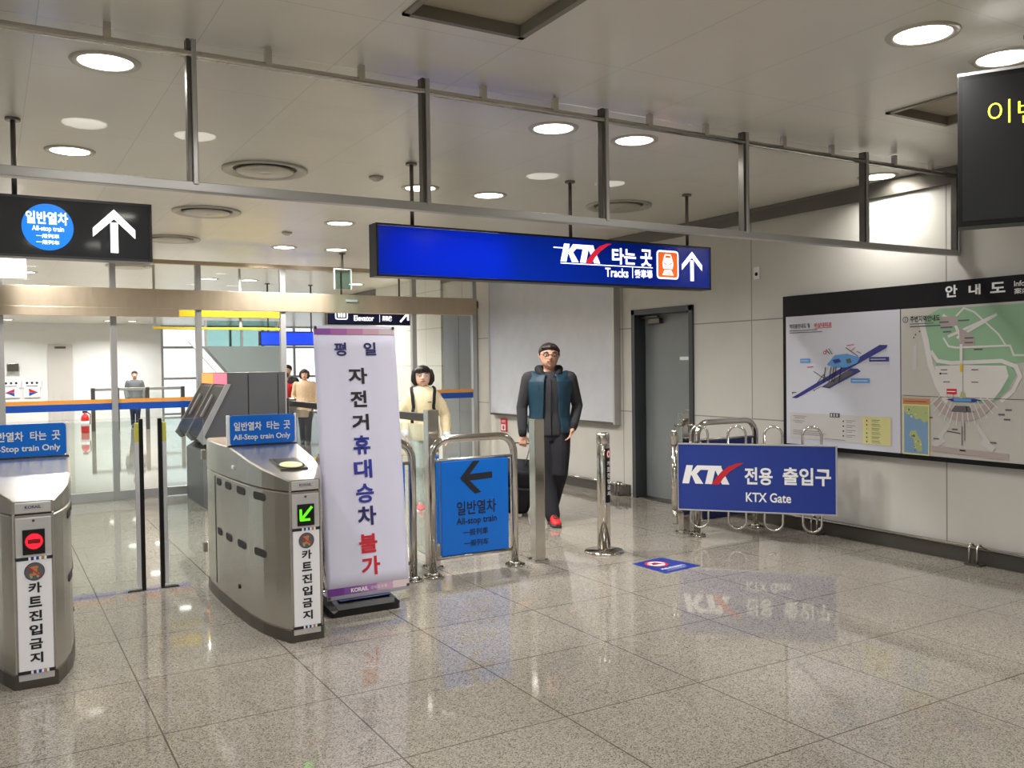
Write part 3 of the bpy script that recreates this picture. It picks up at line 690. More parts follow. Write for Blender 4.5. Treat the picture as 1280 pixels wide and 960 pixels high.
def ticket_gate(x, label, led):
    t = thing('ticket_gate', label, 'ticket gate', (x, 4.755, 0), group='ticket gates')
    fine = [0, .05, .12, .18, .25, .35, .45, .62, .8, .84, 1.0, 1.15, 1.4, 1.56, 1.63]
    b = MB(); hull(b, M['steel'], lambda y: .035, lambda y: .822, 0, fine); b.build('body', t)
    b = MB(); hull(b, M['dull'], lambda y: 0.0, lambda y: .075, .006, fine); b.build('plinth', t)
    b = MB(); hull(b, M['steel'], lambda y: .829, ztop, .002, fine); b.build('head', t)
    b = MB(); hull(b, M['dark'], lambda y: .815, lambda y: .835, -.008, fine); b.build('head_joint', t)
    # front plate with edge trims
    b = MB(); b.box((0, -.004, .425), (.150, .012, .77), M['plate'], .003); b.box((0, -.006, .857), (.150, .012, .05), M['plate'], .003)
    b.build('front_plate', t)
    for s in (-1, 1):
        MB().box((s*.0815, .001, .44), (.011, .012, .78), M['steel'], .003).build('corner_trim', t)
    for s in (-1, 1):                                     # service door joint and vent slots on both flanks
        for zr, sc_ in ((.775, 1.0), (.455, 1.05)):
            for k, (ya, yb) in enumerate(((.22, .37), (.52, .67), (.80, .93), (1.05, 1.15))):
                def hwid(y):
                    for (a, wa), (c, wc) in zip(GP, GP[1:]):
                        if a <= y <= c: return wa+(wc-wa)*(y-a)/(c-a)
                b = MB(); hgt = .022
                pa, pb = V((s*(hwid(ya)+.0015), ya, zr)), V((s*(hwid(yb)+.0015), yb, zr)); d = (pb-pa).normalized()
                L_ = (pb-pa).length; n = d.cross(V((0, 0, 1)))*(-s if False else 1)
                pts = [pa+d*u+V((0, 0, v)) for u, v in rrect(0, -hgt, L_, hgt, .018, 3)]
                b.prism([p-n*.003 for p in pts], n*.006, M['dark']); b.build('vent_slot', t)
        for (ya, z0, z1) in ((1.22, .10, .80),):
            q = .2175
            MB().box((s*q, ya, (z0+z1)/2), (.004, .004, z1-z0), M['dark']).build('door_joint', t)
        MB().box((s*.2135, .74, .90), (.006, .05, .02), M['paper'], .001).build('sticker', t)
        MB().cyl((0, 0, 0), .014, -.003, .003, M['dark'], 12).build('keyhole', t).matrix_local = Matrix.Translation((s*.207, .66, .19)) @ Matrix.Rotation(PI/2, 4, 'Y')
    # sloping card reader, on the gate that lets people in
    if led == 'go':
      card_reader(t)
    # blue sign plate on the top
    sg = MB(); pts = rrect(-.203, 1.026, .203, 1.207, .018)
    sg.prism([V((u, .842, v)) for u, v in pts], (0, .016, 0), M['sky']); so = sg.build('top_sign', t)
    e = MB(); e.box((-.212, .85, 1.115), (.018, .024, .19), M['paper'], .003); e.box((.209, .85, 1.115), (.010, .024, .19), M['paper'], .003); e.box((0, .85, 1.018), (.43, .05, .014), M['black'], .003); e.build('sign_holder', so)
    p = Print((0, .842, 0), (1, 0, 0), (0, 0, 1))
    p.text('일반열차', -.178, 1.112, -.008, 1.166, 'wvin', 1, .02); p.text('타는', .025, 1.114, .105, 1.166, 'wvin', 1, .02); p.text('곳', .132, 1.112, .174, 1.166, 'wvin', 1, .02)
    p.text('All-Stop train Only', -.183, 1.046, .174, 1.090, 'wvin', 1, .02); p.build('lettering', so)
    # printing on the front
    p = Print((0, -.0125, 0), (1, 0, 0), (0, 0, 1), .0008)
    p.rect(-.045, .845, .045, .873, 'mapgrey', 0); p.text('KORAIL', -.034, .853, .034, .867, 'inknavy', 1, .03)
    p.build('maker_label', t)
    MB().cyl((0, 0, 0), .006, -.003, .003, M['dull'], 12).build('screw', t).matrix_local = Matrix.Translation((0, -.011, .795)) @ Matrix.Rotation(PI/2, 4, 'X')
    dsp = MB().box((0, -.012, .695), (.094, .008, .118), M['black'], .002).build('display', t)
    p = Print((0, -.0165, 0), (1, 0, 0), (0, 0, 1), .0008)
    if led == 'stop':
        p.disc(.001, .698, .040, 'leddim', 0, 24); p.disc(.001, .698, .036, 'ledred', 1, 16); p.rect(-.026, .687, .028, .709, 'leddim', 2)
    else:
        p.line([(.030, .735), (-.022, .677)], .014, 'ledgreen', 1); p.line([(-.030, .724), (-.030, .669), (.018, .669)], .013, 'ledgreen', 2)
    p.build('symbol', dsp)
    lab = MB().box((0, -.0115, .352), (.144, .004, .545), M['paper']).build('warning_label', t)
    p = Print((0, -.0137, 0), (1, 0, 0), (0, 0, 1), .0008)
    for z in (.617, .080):
        p.rect(-.078, z-.008, .078, z+.008, 'ink', 0)
        for k, c in enumerate(('wvin', 'mapviolet', 'wvin', 'cobalt', 'wvin', 'maporange', 'wvin')): p.rect(-.024+k*.011, z-.0075, -.014+k*.011, z+.0075, c, 1)
    p.disc(0, .555, .043, 'navy', 1, 28); p.disc(0, .555, .040, 'glassink', 2, 28)
    p.poly([(-.022, .578), (.012, .582), (.018, .572), (-.012, .566)], 'maporange', 3); p.poly([(-.006, .567), (.012, .570), (.010, .545), (-.006, .543)], 'maporange', 3)
    p.poly([(-.022, .546), (.020, .548), (.020, .538), (-.022, .534)], 'maporange', 3); p.disc(-.014, .530, .006, 'mapgreen', 4, 10); p.disc(.014, .532, .006, 'mapgreen', 4, 10)
    p.line([(-.028, .582), (.028, .528)], .005, 'inkred', 5)
    for k, ch in enumerate('카트진입금지'):
        z = .478-k*.0665; w = .028
        p.text(ch, -w, z-.025, w, z+.025, 'ink', 1, .035)
    p.build('lettering', lab)
    return t
ticket_gate(.167, 'left steel ticket gate showing a red no-entry light, cut by the picture edge', 'stop')
ticket_gate(1.478, 'steel ticket gate beside the white banner showing a green arrow', 'go')
def flap(x0, x1, label, side):
    t = thing('gate_flap', label, 'gate flap', (0, 6.45, 0), group='glass gate flaps')
    MB().box(((x0+x1)/2, 0, .585), (x1-x0, .012, 1.145), M['gateglass'], .001).build('pane', t)
    xe = x1 if side > 0 else x0
    b = MB(); b.box((xe+side*.012, 0, .585), (.026, .03, 1.165), M['black'], .004); b.build('edge_seal', t)
    s = MB(); s.box((xe-side*.016, -.002, .52), (.026, .022, .98), M['paper'], .003); s.build('edge_strip', t)
    MB().box((xe-side*.016, -.002, 1.075), (.026, .023, .13), M['yellowlab'], .002).build('yellow_label', t)
    MB().box((xe-side*.045, -.002, .006), (.09, .03, .012), M['dull'], .002).build('floor_shoe', t)
    xh = x0 if side > 0 else x1
    for z in (.25, .9): MB().box((xh, 0, z), (.03, .04, .07), M['steel'], .004).build('hinge', t)
flap(.372, .868, 'left glass gate flap with black edge and yellow label, beside the red-lit gate', 1)
flap(1.012, 1.285, 'right glass gate flap with black edge and yellow label, behind the green-arrow gate', -1)

# ------------------------------------------------------------------ banner on a foot
bt = V((1.71, 5.10, .105)); up = (V((1.71, 5.28, 1.755))-bt).normalized(); BW, BH = .535, 1.66
bn = thing('banner_stand', 'tall white cloth banner with vertical lettering on a dark plastic foot', 'banner', (0, 0, 0))
nrm = V((1, 0, 0)).cross(up); b = MB(); N_ = 16; cols = []
for k in range(N_+1):                                    # cloth with shallow vertical folds
    u = BW*k/N_; fold = .008*math.sin(k*1.1)*math.sin(PI*k/N_)
    cols.append((u, fold))
rows = []
for j in range(13):
    h = BH*j/12; rows.append([bt+V((u, 0, 0))+up*h+nrm*(f*(.35+.65*j/12)*math.sin(PI*min(1, (j+1)/13))) for u, f in cols])
front = [[b.bm.verts.new(p) for p in r] for r in rows]; back = [[b.bm.verts.new(p-nrm*.003) for p in r] for r in rows]
fs_ = []
for j in range(12):
    for k in range(N_):
        fs_.append(b.bm.faces.new((front[j][k], front[j][k+1], front[j+1][k+1], front[j+1][k]))); fs_.append(b.bm.faces.new((back[j][k], back[j+1][k], back[j+1][k+1], back[j][k+1])))
    for k in (0, N_): fs_.append(b.bm.faces.new((front[j][k], back[j][k], back[j+1][k], front[j+1][k])))
for j in (0, 12):
    for k in range(N_): fs_.append(b.bm.faces.new((front[j][k], front[j][k+1], back[j][k+1], back[j][k])))
b._fin(fs_, M['banner'], True); cloth = b.build('cloth', bn)
class Cloth(Print):
    def P(s, u, v, l=0):
        f = .008*math.sin(u/BW*N_*1.1)*math.sin(PI*max(0, min(1, u/BW)))
        j = v/BH*12; f *= (.35+.65*j/12)*math.sin(PI*max(0, min(1, (j+1)/13)))
        return s.o+s.u*u+s.v*v+s.n*(f+.0022+s.lift*l)
p = Cloth(bt, (1, 0, 0), up, .0008)
for k in range(20):
    p.rect(.004+k*.0262, 1.606, .004+(k+1)*.0262, 1.643, 'grad%d' % min(4, max(0, k//4)), 0)
    p.rect(.004+k*.0262, .022, .004+(k+1)*.0262, .066, 'gradb%d' % min(4, k//4), 0)
for ch, u0, v0, u1, v1, m in (('평', .127, 1.473, .204, 1.556, 'inknavy'), ('일', .318, 1.475, .40, 1.557, 'inknavy'), ('자', .207, 1.296, .333, 1.397, 'ink'), ('전', .212, 1.152, .322, 1.254, 'ink'), ('거', .215, 1.008, .327, 1.108, 'ink'),
                              ('휴', .214, .860, .328, .975, 'inkblue'), ('대', .210, .712, .331, .826, 'inkblue'), ('승', .215, .560, .333, .678, 'inkblue'), ('차', .217, .422, .341, .540, 'inknavy'), ('불', .217, .255, .337, .370, 'inkred'), ('가', .224, .118, .347, .232, 'inkred')):
    if ch in '거휴':                                      # these two thicken better by overprinting
        for k, (du, dv) in enumerate(((.003, .003), (-.003, .003), (.003, -.003), (-.003, -.003), (0, 0))): p.text(ch, u0+.003+du, v0+.003+dv, u1-.003+du, v1-.003+dv, m, 1+.2*k, .006)
    else: p.text(ch, u0, v0, u1, v1, m, 1, .03)
p.text('KORAIL', .150, .031, .262, .056, 'wvin', 2, .03); p.text('코레일유통', .275, .034, .385, .053, 'wvin', 2, .0)
p.build('lettering', cloth)
for (u, h) in ((.012, .014), (.523, .03), (.012, 1.648), (.523, 1.648)):
    c = bt+V((u, 0, 0))+up*h+nrm*.004
    g = MB().lathe((0, 0, 0), [(.004, 0), (.010, 0), (.010, .003), (.004, .003)], M['dull'], 14).build('eyelet', bn); g.matrix_local = Matrix.Translation(c) @ up.cross(V((0, 0, 1))).to_track_quat('Z', 'Y').to_matrix().to_4x4() if False else Matrix.Translation(c) @ nrm.to_track_quat('Z', 'Y').to_matrix().to_4x4()
for u in (.02, BW-.02):                                  # flexible cross rods of the stand
    a = bt+V((BW/2, 0, 0))+up*.62-nrm*.03; foot = V((bt.x+BW/2, 5.27, .06))
    MB().tube([bt+V((u, 0, 0))+up*(BH-.02)-nrm*.004, bt+V((u*.6+BW*.2, 0, 0))+up*1.2-nrm*.05, a], .005, M['black'], 8).build('support_rod', bn)
    MB().tube([bt+V((u, 0, 0))+up*.02-nrm*.004, bt+V((u*.5+BW*.25, 0, 0))+up*.3-nrm*.03, a], .005, M['black'], 8).build('support_rod', bn)
MB().tube([a, V((a.x, 5.27, .3)), foot], .012, M['black'], 10).build('pole', bn)
b = MB(); cx = bt.x+.25; sec = [(-.23, 0), (.215, 0), (.215, .05), (.185, .085), (-.20, .085), (-.23, .05)]
rings = []
for y, k, zz in ((5.085, .93, 0.5), (5.10, 1, .8), (5.20, 1.0, 1.0), (5.36, 1.0, 1.0), (5.44, .95, .6)):
    rings.append([V((cx+u*k, y, v*zz)) for u, v in sec])
b.loft(rings, M['black'], smooth=False); b.build('foot', bn)
MB().box((cx, 5.17, .083), (.33, .09, .01), M['navy'], .004).build('foot_tray', bn)

# ------------------------------------------------------------------ tubular sign frames
def sign_frame(x0, x1, y, label, board, art):
    t = thing('sign_frame', label, 'sign stand', ((x0+x1)/2, y, 0), group='tubular sign frames'); w = (x1-x0)/2; r = .028; R = .13; H = 1.005-r
    pts = [(-w, 0, .02), (-w, 0, H-R)]+[(-w+R-R*math.cos(a*PI/16), 0, H-R+R*math.sin(a*PI/16)) for a in range(1, 9)]+[(w-R+R*math.sin(a*PI/16), 0, H-R+R*math.cos(a*PI/16)) for a in range(0, 9)]+[(w, 0, .02)]
    MB().tube(pts, r, M['chrome'], 18).build('frame_tube', t)
    for s in (-1, 1):
        f = MB(); f.cyl((s*w, 0, 0), .075, 0, .012, M['chrome'], 28); f.lathe((s*w, 0, 0), [(.048, .012), (.042, .03), (.03, .034)], M['chrome'], 24)
        fo = f.build('floor_plate', t)
        for a in range(4):
            c = V((s*w+.058*math.cos(a*PI/2+.8), .058*math.sin(a*PI/2+.8), 0)); MB().cyl(c, .009, .012, .022, M['dull'], 6).build('bolt', fo)
    for z in (.825, .125): MB().tube([(-w, 0, z), (w, 0, z)], .012, M['steel'], 10).build('cross_bar', t)
    pw = w-.062
    bd = MB().box((0, -.004, .478), (2*pw, .034, .675), M[board], .004).build('sign_board', t)
    p = Print((0, -.0215, 0), (1, 0, 0), (0, 0, 1)); art(p); p.build('lettering', bd)
    return t
def left_arrow(p):
    u, z = -.125, .690; L_ = .25
    p.line([(u+.03, z), (u+L_, z+.008)], .045, 'ink', 1)
    p.poly([(u, z), (u+.105, z+.118), (u+.160, z+.118), (u+.055, z)], 'ink', 2); p.poly([(u, z), (u+.055, z), (u+.170, z-.112), (u+.118, z-.118)], 'ink', 2)
    p.text('일반열차', -.155, .422, .168, .522, 'ink', 1, .012); p.text('All-stop train', -.160, .340, .172, .404, 'ink', 1, .012)
    p.text('一般列車', -.105, .268, .098, .318, 'ink', 1, .01); p.text('一般列车', -.100, .190, .103, .238, 'ink', 1, .01)
sign_frame(2.69, 3.365, 5.695, 'tubular steel sign frame with bright blue board and black left arrow', 'sky', left_arrow)
def plain(p): p.rect(-.22, .30, .22, .31, 'wvin', 1)
sign_frame(1.865, 2.53, 5.68, 'tubular steel sign frame mostly hidden behind the white banner', 'sky', left_arrow)
def gate_art(p): train_logo(p, -.15, .55, .05, .64, 'wvin', 'inkred'); p.text('타는 곳', -.02, .42, .2, .5, 'wvin', 1)
sign_frame(5.262, 5.962, 5.79, 'tubular steel sign frame with navy board behind the swing gate', 'navy', gate_art)

# ------------------------------------------------------------------ posts and rails
def square_post(par, x, y, h, w=.085, d=.085):
    b = MB(); b.box((x, y, h/2), (w, d, h), M['chrome'], .004); b.build('post', par)
    f = MB(); f.box((x, y, .006), (.13, .13, .012), M['steel'], .003); fo = f.build('floor_plate', par)
    for sx in (-1, 1):
        for sy in (-1, 1): MB().cyl((x+sx*.05, y+sy*.05, 0), .009, .012, .026, M['dull'], 6).build('bolt', fo)
po = thing('barrier_post', 'square polished steel post standing alone right of the blue arrow board', 'post', (3.585, 5.72, 0))
square_post(po, 0, 0, 1.088)
fe = thing('lane_fence', 'glass lane fence with steel posts and grey rail behind the white banner', 'fence', (2.81, 5.95, 0))
for y in (0, 1.75, 3.5): square_post(fe, 0, y, 1.175)
for a, c in ((.0425, 1.7075), (1.7925, 3.4575)):
    MB().box((0, (a+c)/2, 1.115), (.05, c-a, .06), M['dull'], .006).build('rail', fe)
    MB().box((0, (a+c)/2, .57), (.012, c-a, .98), M['gateglass']).build('pane', fe)
bo = thing('bollard', 'round polished steel bollard with a black warning strip', 'bollard', (4.195, 5.70, 0))
MB().lathe((0, 0, 0), [(.001, 0), (.158, 0), (.158, .008), (.148, .018), (.07, .03), (.053, .034)], M['chrome'], 40).build('base_flange', bo)
MB().lathe((0, 0, 0), [(.052, .02), (.052, .86), (.050, .863), (.050, .868), (.053, .871), (.053, .935), (.048, .950), (.03, .955), (.001, .955)], M['chrome'], 32).build('tube', bo)
b = MB(); a0, a1 = math.radians(-110), math.radians(-42); n = 8
ri = [[V((.0535*math.cos(a0+(a1-a0)*k/n), .0535*math.sin(a0+(a1-a0)*k/n), z)) for k in range(n+1)]+[V((.0515*math.cos(a0+(a1-a0)*k/n), .0515*math.sin(a0+(a1-a0)*k/n), z)) for k in range(n, -1, -1)] for z in (.40, .83)]
b.loft(ri, M['black'], smooth=False); st = b.build('warning_strip', bo)
ac = math.radians(-78); un = V((-math.sin(ac), math.cos(ac), 0))
p = Print(V((.0538*math.cos(ac), .0538*math.sin(ac), 0)), un, (0, 0, 1), .0012)
p.disc(0, .785, .024, 'red', 0, 20, .034); p.disc(0, .785, .017, 'paper', 1, 20, .026); p.disc(0, .785, .008, 'ink', 2, 12, .016)
for k, ch in enumerate('카트진입금지'): p.text(ch, -.017, .695-k*.048, .017, .73-k*.048, 'wvin', 1, .02)
p.build('lettering', st)

# swing gate with the blue panel
ku = (V((5.895, 4.843, 0))-V((5.049, 5.825, 0))).normalized()
kg = thing('swing_gate', 'swing gate with a wide blue panel and steel loops above and below', 'swing gate', (5.049, 5.825, 0), math.atan2(ku.y, ku.x))
b = MB(); b.cyl((-.005, 0, 0), .031, .247, .80, M['chrome'], 20); b.build('hinge_pole', kg)
MB().lathe((-.005, 0, 0), [(.001, .80), (.035, .80), (.035, .91), (.028, .928), (.001, .93)], M['chrome'], 20).build('hinge_cap', kg)
MB().lathe((-.005, 0, 0), [(.001, .117), (.022, .117), (.022, .248), (.001, .248)], M['chrome'], 18).build('hinge_foot', kg)
MB().box((.66, 0, .528), (1.27, .026, .556), M['blue'], .002).build('blue_panel', kg)
b = MB()
for x in (.022, 1.297): b.box((x, 0, .528), (.014, .034, .572), M['alu'], .002)
for z in (.247, .809): b.box((.66, 0, z), (1.27, .034, .012), M['alu'], .002)
b.build('panel_frame', kg)
for c in (.20, .512, .806, 1.110):
    r = .073; pts = [(c-r*math.cos(a*PI/10), .024, .887+r*math.sin(a*PI/10)) for a in range(11)]+[(c+r*math.cos(a*PI/10), .024, .168-r*math.sin(a*PI/10)) for a in range(11)]
    pts.append(pts[0]); MB().tube(pts, .0105, M['chrome'], 10).build('loop', kg)
p = Print((0, -.0135, 0), (1, 0, 0), (0, 0, 1))
train_logo(p, .06, .472, .452, .628, 'wvin', 'inkred')
p.text('전용', .575, .476, .800, .622, 'wvin', 1, .028); p.text('출입구', .880, .482, 1.255, .628, 'wvin', 1, .028); p.text('KTX Gate', .585, .333, .945, .412, 'wvin', 1, .018)
p.build('lettering', kg)
gp = thing('gate_post', 'square steel hinge post with brackets at the left end of the swing gate', 'post', (5.25, 5.945, 0))
square_post(gp, 0, 0, 1.06, .075, .06)
for z in (.96, .60, .20):
    MB().tube([(0, -.01, z), (-.10, -.06, z), (-.168, -.092, z)], .016, M['chrome'], 10).build('hinge_bracket', gp)
MB().tube([(.03, -.03, .95), (.06, -.05, .95), (.06, -.05, .88)], .012, M['chrome'], 10).build('latch', gp)
# floor sticker
fc = [V((4.112, 5.24, 0)), V((4.121, 4.868, 0)), V((4.499, 4.918, 0)), V((4.431, 5.29, 0))]
b = MB(); b.prism([q+V((0, 0, .0005)) for q in fc], (0, 0, .0012), M['blue']); fsn = b.build('floor_sticker')
tag(fsn, 'blue diamond-looking floor sticker with a red prohibition ring in front of the bollard', 'floor sticker')
fu = (fc[2]-fc[1]).normalized(); fv = V((-fu.y, fu.x, 0))
p = Print(fc[1]+V((0, 0, .0018)), fu, fv, .0006); p.disc(.17, .245, .088, 'red', 0, 28); p.disc(.17, .245, .068, 'paper', 1, 28)
p.poly([(.12, .235), (.155, .285), (.19, .285), (.215, .235), (.19, .225), (.15, .225)], 'ink', 2); p.line([(.122, .293), (.218, .197)], .016, 'red', 3)
p.text('카트진입금지', .06, .075, .30, .115, 'wvin', 1, .02); p.text('No carts beyond here', .08, .04, .28, .06, 'wvin', 1, .0); p.build('lettering', fsn)

# ------------------------------------------------------------------ lobby glass wall
gw = thing('glass_partition', 'glass wall of the lobby with a steel header and blue and orange stripe', 'glass partition', (0, 11.1, 0))
PX = [-4.0, -2.2, -.75, .12, 1.245, 2.186, 3.205, 5.0, 5.93]
MB().box((1.0, 0, 2.322), (9.9, .12, .235), M['header'], .004).build('header', gw)
MB().box((1.0, 0, 2.765), (9.9, .08, .05), M['header'], .004).build('top_frame', gw)
for x in PX: MB().box((x, 0, 1.37), (.066, .07, 2.74), M['alu'], .004).build('post', gw)
for a, c in zip(PX, PX[1:]):
    MB().box(((a+c)/2, 0, 2.59), (c-a-.06, .01, .30), M['glass']).build('transom_pane', gw)
    if a == 3.205: continue                              # open doorway
    MB().box(((a+c)/2, 0, 1.12), (c-a-.06, .012, 2.16), M['glass']).build('pane', gw)
    MB().box(((a+c)/2, 0, .06), (c-a-.06, .05, .10), M['alu'], .003).build('bottom_rail', gw)
    st = MB(); st.box(((a+c)/2, -.0085, 1.083), (c-a-.06, .003, .078), M['cobalt']); st.build('blue_stripe', gw)
    MB().box(((a+c)/2, -.0085, 1.145), (c-a-.06, .003, .044), M['orange']).build('orange_stripe', gw)
MB().box((.9, -.08, 2.16), (2.1, .06, .10), M['header'], .004).build('door_track', gw)
b = MB(); b.box((4.1, -.07, 2.36), (.16, .02, .03), M['plate'], .004); b.build('door_sensor', gw)
# green exit style glass plates hanging in the transom
for x, w_, lb in ((.24, .25, 'white blank lit plate hanging above the header left of the lobby doors'), (3.86, .22, 'pale green glass plate hanging above the header')):
    t = thing('hanging_plate', lb, 'hanging plate', (x, 10.7, 2.6))
    b = MB(); b.box((0, 0, 0), (w_, .03, .24), M['teal' if x > 1 else 'wlit'], .003); b.build('plate', t)
    e = MB()
    for s in (-1, 1): e.box((s*w_/2, 0, 0), (.012, .034, .25), M['alu'])
    e.box((0, 0, .126), (w_+.012, .034, .012), M['alu']); e.build('plate_frame', t); hang_rod(t, 0, 0, .13, ZC-2.6)

# ------------------------------------------------------------------ slanted ticket kiosk
kk = thing('ticket_kiosk', 'dark grey kiosk with two slanted brochure faces and lit orange and pink headers', 'kiosk', (2.164, 9.6, 0))
D_ = 1.27
b = MB(); prof = [(0.0, 1.455), (.63, 1.445), (.63, .0), (.10, 0), (.10, .60), (-.20, .70), (-.285, .76), (0, 1.33)]
prof = [(.012, 1.455), (.63, 1.455), (.63, 0), (-.19, 0), (-.19, .60), (-.10, .66), (-.262, .775), (.012, 1.32)]
b.prism([V((x, .02, z)) for x, z in prof], (0, D_-.04, 0), M['darkgrey']); b.build('cabinet', kk)
for y in (0, D_/2-.01, D_-.02):
    e = MB(); pr = [(.0, 1.335), (.05, 1.335), (-.205, .72), (-.30, .775), (-.322, .735), (-.215, .655), (-.17, .69)]
    pr = [(-.01, 1.335), (.045, 1.335), (-.235, .79), (-.20, .72), (-.25, .705), (-.31, .775)]
    e.prism([V((x, y, z)) for x, z in pr], (0, .02, 0), M['alu']); e.build('face_rib', kk)
for k in range(2):
    y = .03+k*(D_/2-.01); q = MB(); q.prism([V((-.012, y, 1.30)), V((-.012, y+.57, 1.30)), V((-.285, y+.57, .80)), V((-.285, y, .80))], V((.015, 0, -.008)), M['satin']); fo = q.build('slanted_face', kk)
    q = MB(); q.prism([V((-.075, y+.27, 1.215)), V((-.075, y+.31, 1.215)), V((-.20, y+.31, .985)), V((-.20, y+.27, .985))], V((-.012, 0, .006)), M['alu']); q.build('leaflet_slot', fo)
    MB().box((.003, y+.29, 1.39), (.012, .60, .115), M['pinklit' if k == 0 else 'amberlit'], .002).build('lit_header', kk)
for x in (.23, .55): MB().box((x, .018, .77), (.006, .006, 1.33), M['black']).build('door_joint', kk)

# ------------------------------------------------------------------ lobby behind the glass
eh = thing('escalator_housing', 'dark grey escalator housing with a slanted edge beyond the kiosk', 'escalator', (0, 16, 0))
MB().prism([V((3.75, 0, 0)), V((4.58, 0, 0)), V((4.58, 0, 1.89)), V((3.26, 0, 1.89)), V((3.75, 0, 1.30))], (0, .3, 0), M['housing']).build('housing', eh)
MB().box((3.95, .15, 2.12), (1.3, .02, .46), M['teal']).build('glass_guard', eh)
for x in (3.3, 3.92, 4.55): MB().box((x, .15, 2.12), (.04, .05, .46), M['alu']).build('guard_post', eh)
MB().prism([V((3.0, .1, 1.98)), V((3.09, .1, 1.98)), V((3.72, .1, 1.24)), V((3.63, .1, 1.24))], (0, .1, 0), M['white']).build('balustrade', eh)
yg = thing('yellow_gantry', 'yellow painted gantry beam hanging above the lobby', 'gantry', (0, 13, 0))
MB().box((2.86, 0, 2.30), (1.8, .12, .14), M['yellow'], .006).build('beam', yg); MB().box((2.86, 0, 2.07), (1.8, .08, .03), M['yellow'], .004).build('lower_bar', yg)
for x in (1.98, 3.14, 3.74): MB().box((x, 0, 2.5), (.03, .03, .86), M['alu']).build('hanger', yg)
bs = lightbox('hanging_sign', 'small plain blue lit sign low in the lobby left of the banner top', 3.95, 4.98, 1.88, 2.12, 15, (4.1, 4.85), 'satin')
M['cobaltlit'] = mat('cobalt_lit', (12, 50, 215), .4, 0, .5, .55); MB().box((4.465, .006, 2.0), (1.0, .006, .21), M['cobaltlit']).build('sign_face', bs)
es = lightbox('hanging_sign', 'navy elevator sign partly hidden by the steel header above the banner', 4.17, 5.48, 2.11, 2.50, 12.2, (4.4, 5.3), 'satin')
MB().box((4.825, .006, 2.305), (1.28, .006, .36), M['navy']).build('sign_face', es)
p = Print((0, .003, 0), (1, 0, 0), (0, 0, 1)); p.poly(rrect(4.28, 2.18, 4.47, 2.46, .03), 'wlit', 1); p.poly(rrect(4.297, 2.197, 4.453, 2.443, .02), 'navy', 2)
for k in (-.04, 0, .04): p.disc(4.375+k, 2.32, .016, 'wlit', 3, 12); p.rect(4.36+k, 2.215, 4.39+k, 2.30, 'wlit', 3)
p.text('Elevator', 4.56, 2.165, 4.87, 2.245, 'wlit', 1, .02); p.rect(4.955, 2.15, 4.962, 2.26, 'wlit', 1); p.text('昇降機', 5.0, 2.165, 5.15, 2.245, 'wlit', 1, .02); p.text('엘리베이터', 4.56, 2.29, 5.15, 2.44, 'wlit', 1, .02)
p.line([(5.29, 2.165), (5.40, 2.28)], .03, 'wlit', 1); p.line([(5.32, 2.29), (5.41, 2.29), (5.41, 2.19)], .03, 'wlit', 1); p.build('lettering', es)
lw_ = thing('elevator_doors', 'grey elevator door panels on the lobby wall at the right end', 'elevator door', (XW, 11.5, 0), kind='structure')
for k in range(2): MB().box((-.02, .27+k*.54, 1.17), (.04, .53, 2.34), M['greydoor'], .004).build('door_panel', lw_)
MB().box((-.025, .54, 2.39), (.05, 1.12, .1), M['dull'], .004).build('lintel', lw_)
MB().box((6.19, 14.0, ZC/2), (.04, 2.7, ZC), M['pale']).build('wall_tiles')
struct(bpy.data.objects['wall_tiles'])
tp = thing('tactile_paving', 'yellow tactile paving strip on the lobby floor behind the blue arrow board', 'tactile paving', (0, 14.1, 0))
b = MB(); b.box((5.2, 0, .004), (1.8, .6, .008), M['yellow'], .002); b.build('strip', tp)
b = MB()
for k in range(12): b.box((4.38+k*.15, 0, .01), (.05, .52, .006), M['orange'], .002)
b.build('ribs', tp)
# railing far left, extinguisher, arrow boards, doors on the back wall
ra = thing('railing', 'grey metal railing in the left part of the lobby', 'railing', (0, 24, 0))
for x in (2.2, 2.75, 3.45, 4.3): MB().box((x, 0, .53), (.09, .09, 1.06), M['dull'], .005).build('post', ra)
MB().box((3.25, 0, 1.02), (2.1, .06, .07), M['alu'], .005).build('rail', ra); MB().box((3.25, 0, .5), (2.1, .012, .85), M['glass']).build('pane', ra)
fx = thing('fire_extinguisher', 'small red fire extinguisher standing by the far railing', 'fire extinguisher', (1.98, 23.6, 0))
MB().lathe((0, 0, 0), [(.001, 0), (.085, 0), (.09, .02), (.09, .36), (.07, .42), (.03, .45), (.03, .48), (.001, .48)], M['red'], 20).build('cylinder', fx)
MB().box((0, 0, .50), (.11, .03, .05), M['black'], .005).build('valve', fx); MB().tube([(.05, 0, .49), (.12, 0, .44), (.11, -.02, .2)], .012, M['black'], 8).build('hose', fx)
MB().lathe((0, 0, .16), [(.0915, 0), (.0915, .12)], M['paper'], 20).build('label_band', fx)
for k, (x, lb, s) in enumerate(((.57, 'white direction board with a left pointing arrow on the far white wall', -1), (1.11, 'white direction board with a right pointing arrow on the far white wall', 1))):
    t = thing('direction_board', lb, 'wall sign', (x, 29.97, 1.0), group='direction boards on the far wall')
    MB().box((0, 0, .13), (.5, .03, .22), M['paper'], .004).build('upper_board', t); MB().box((0, 0, -.13), (.42, .03, .30), M['paper'], .004).build('arrow_board', t)
    p = Print((0, -.016, 0), (1, 0, 0), (0, 0, 1), .002)
    for q in (-.13, 0, .13): p.disc(q, .15, .035, 'ink', 1, 10)
    p.rect(-.15, .05, .15, .07, 'glassink', 1); p.poly([(s*.16, -.13), (-s*.08, -.02), (-s*.08, -.125)], 'red', 1); p.poly([(s*.16, -.13), (-s*.08, -.24), (-s*.08, -.135)], 'cobalt', 1); p.build('symbols', t)
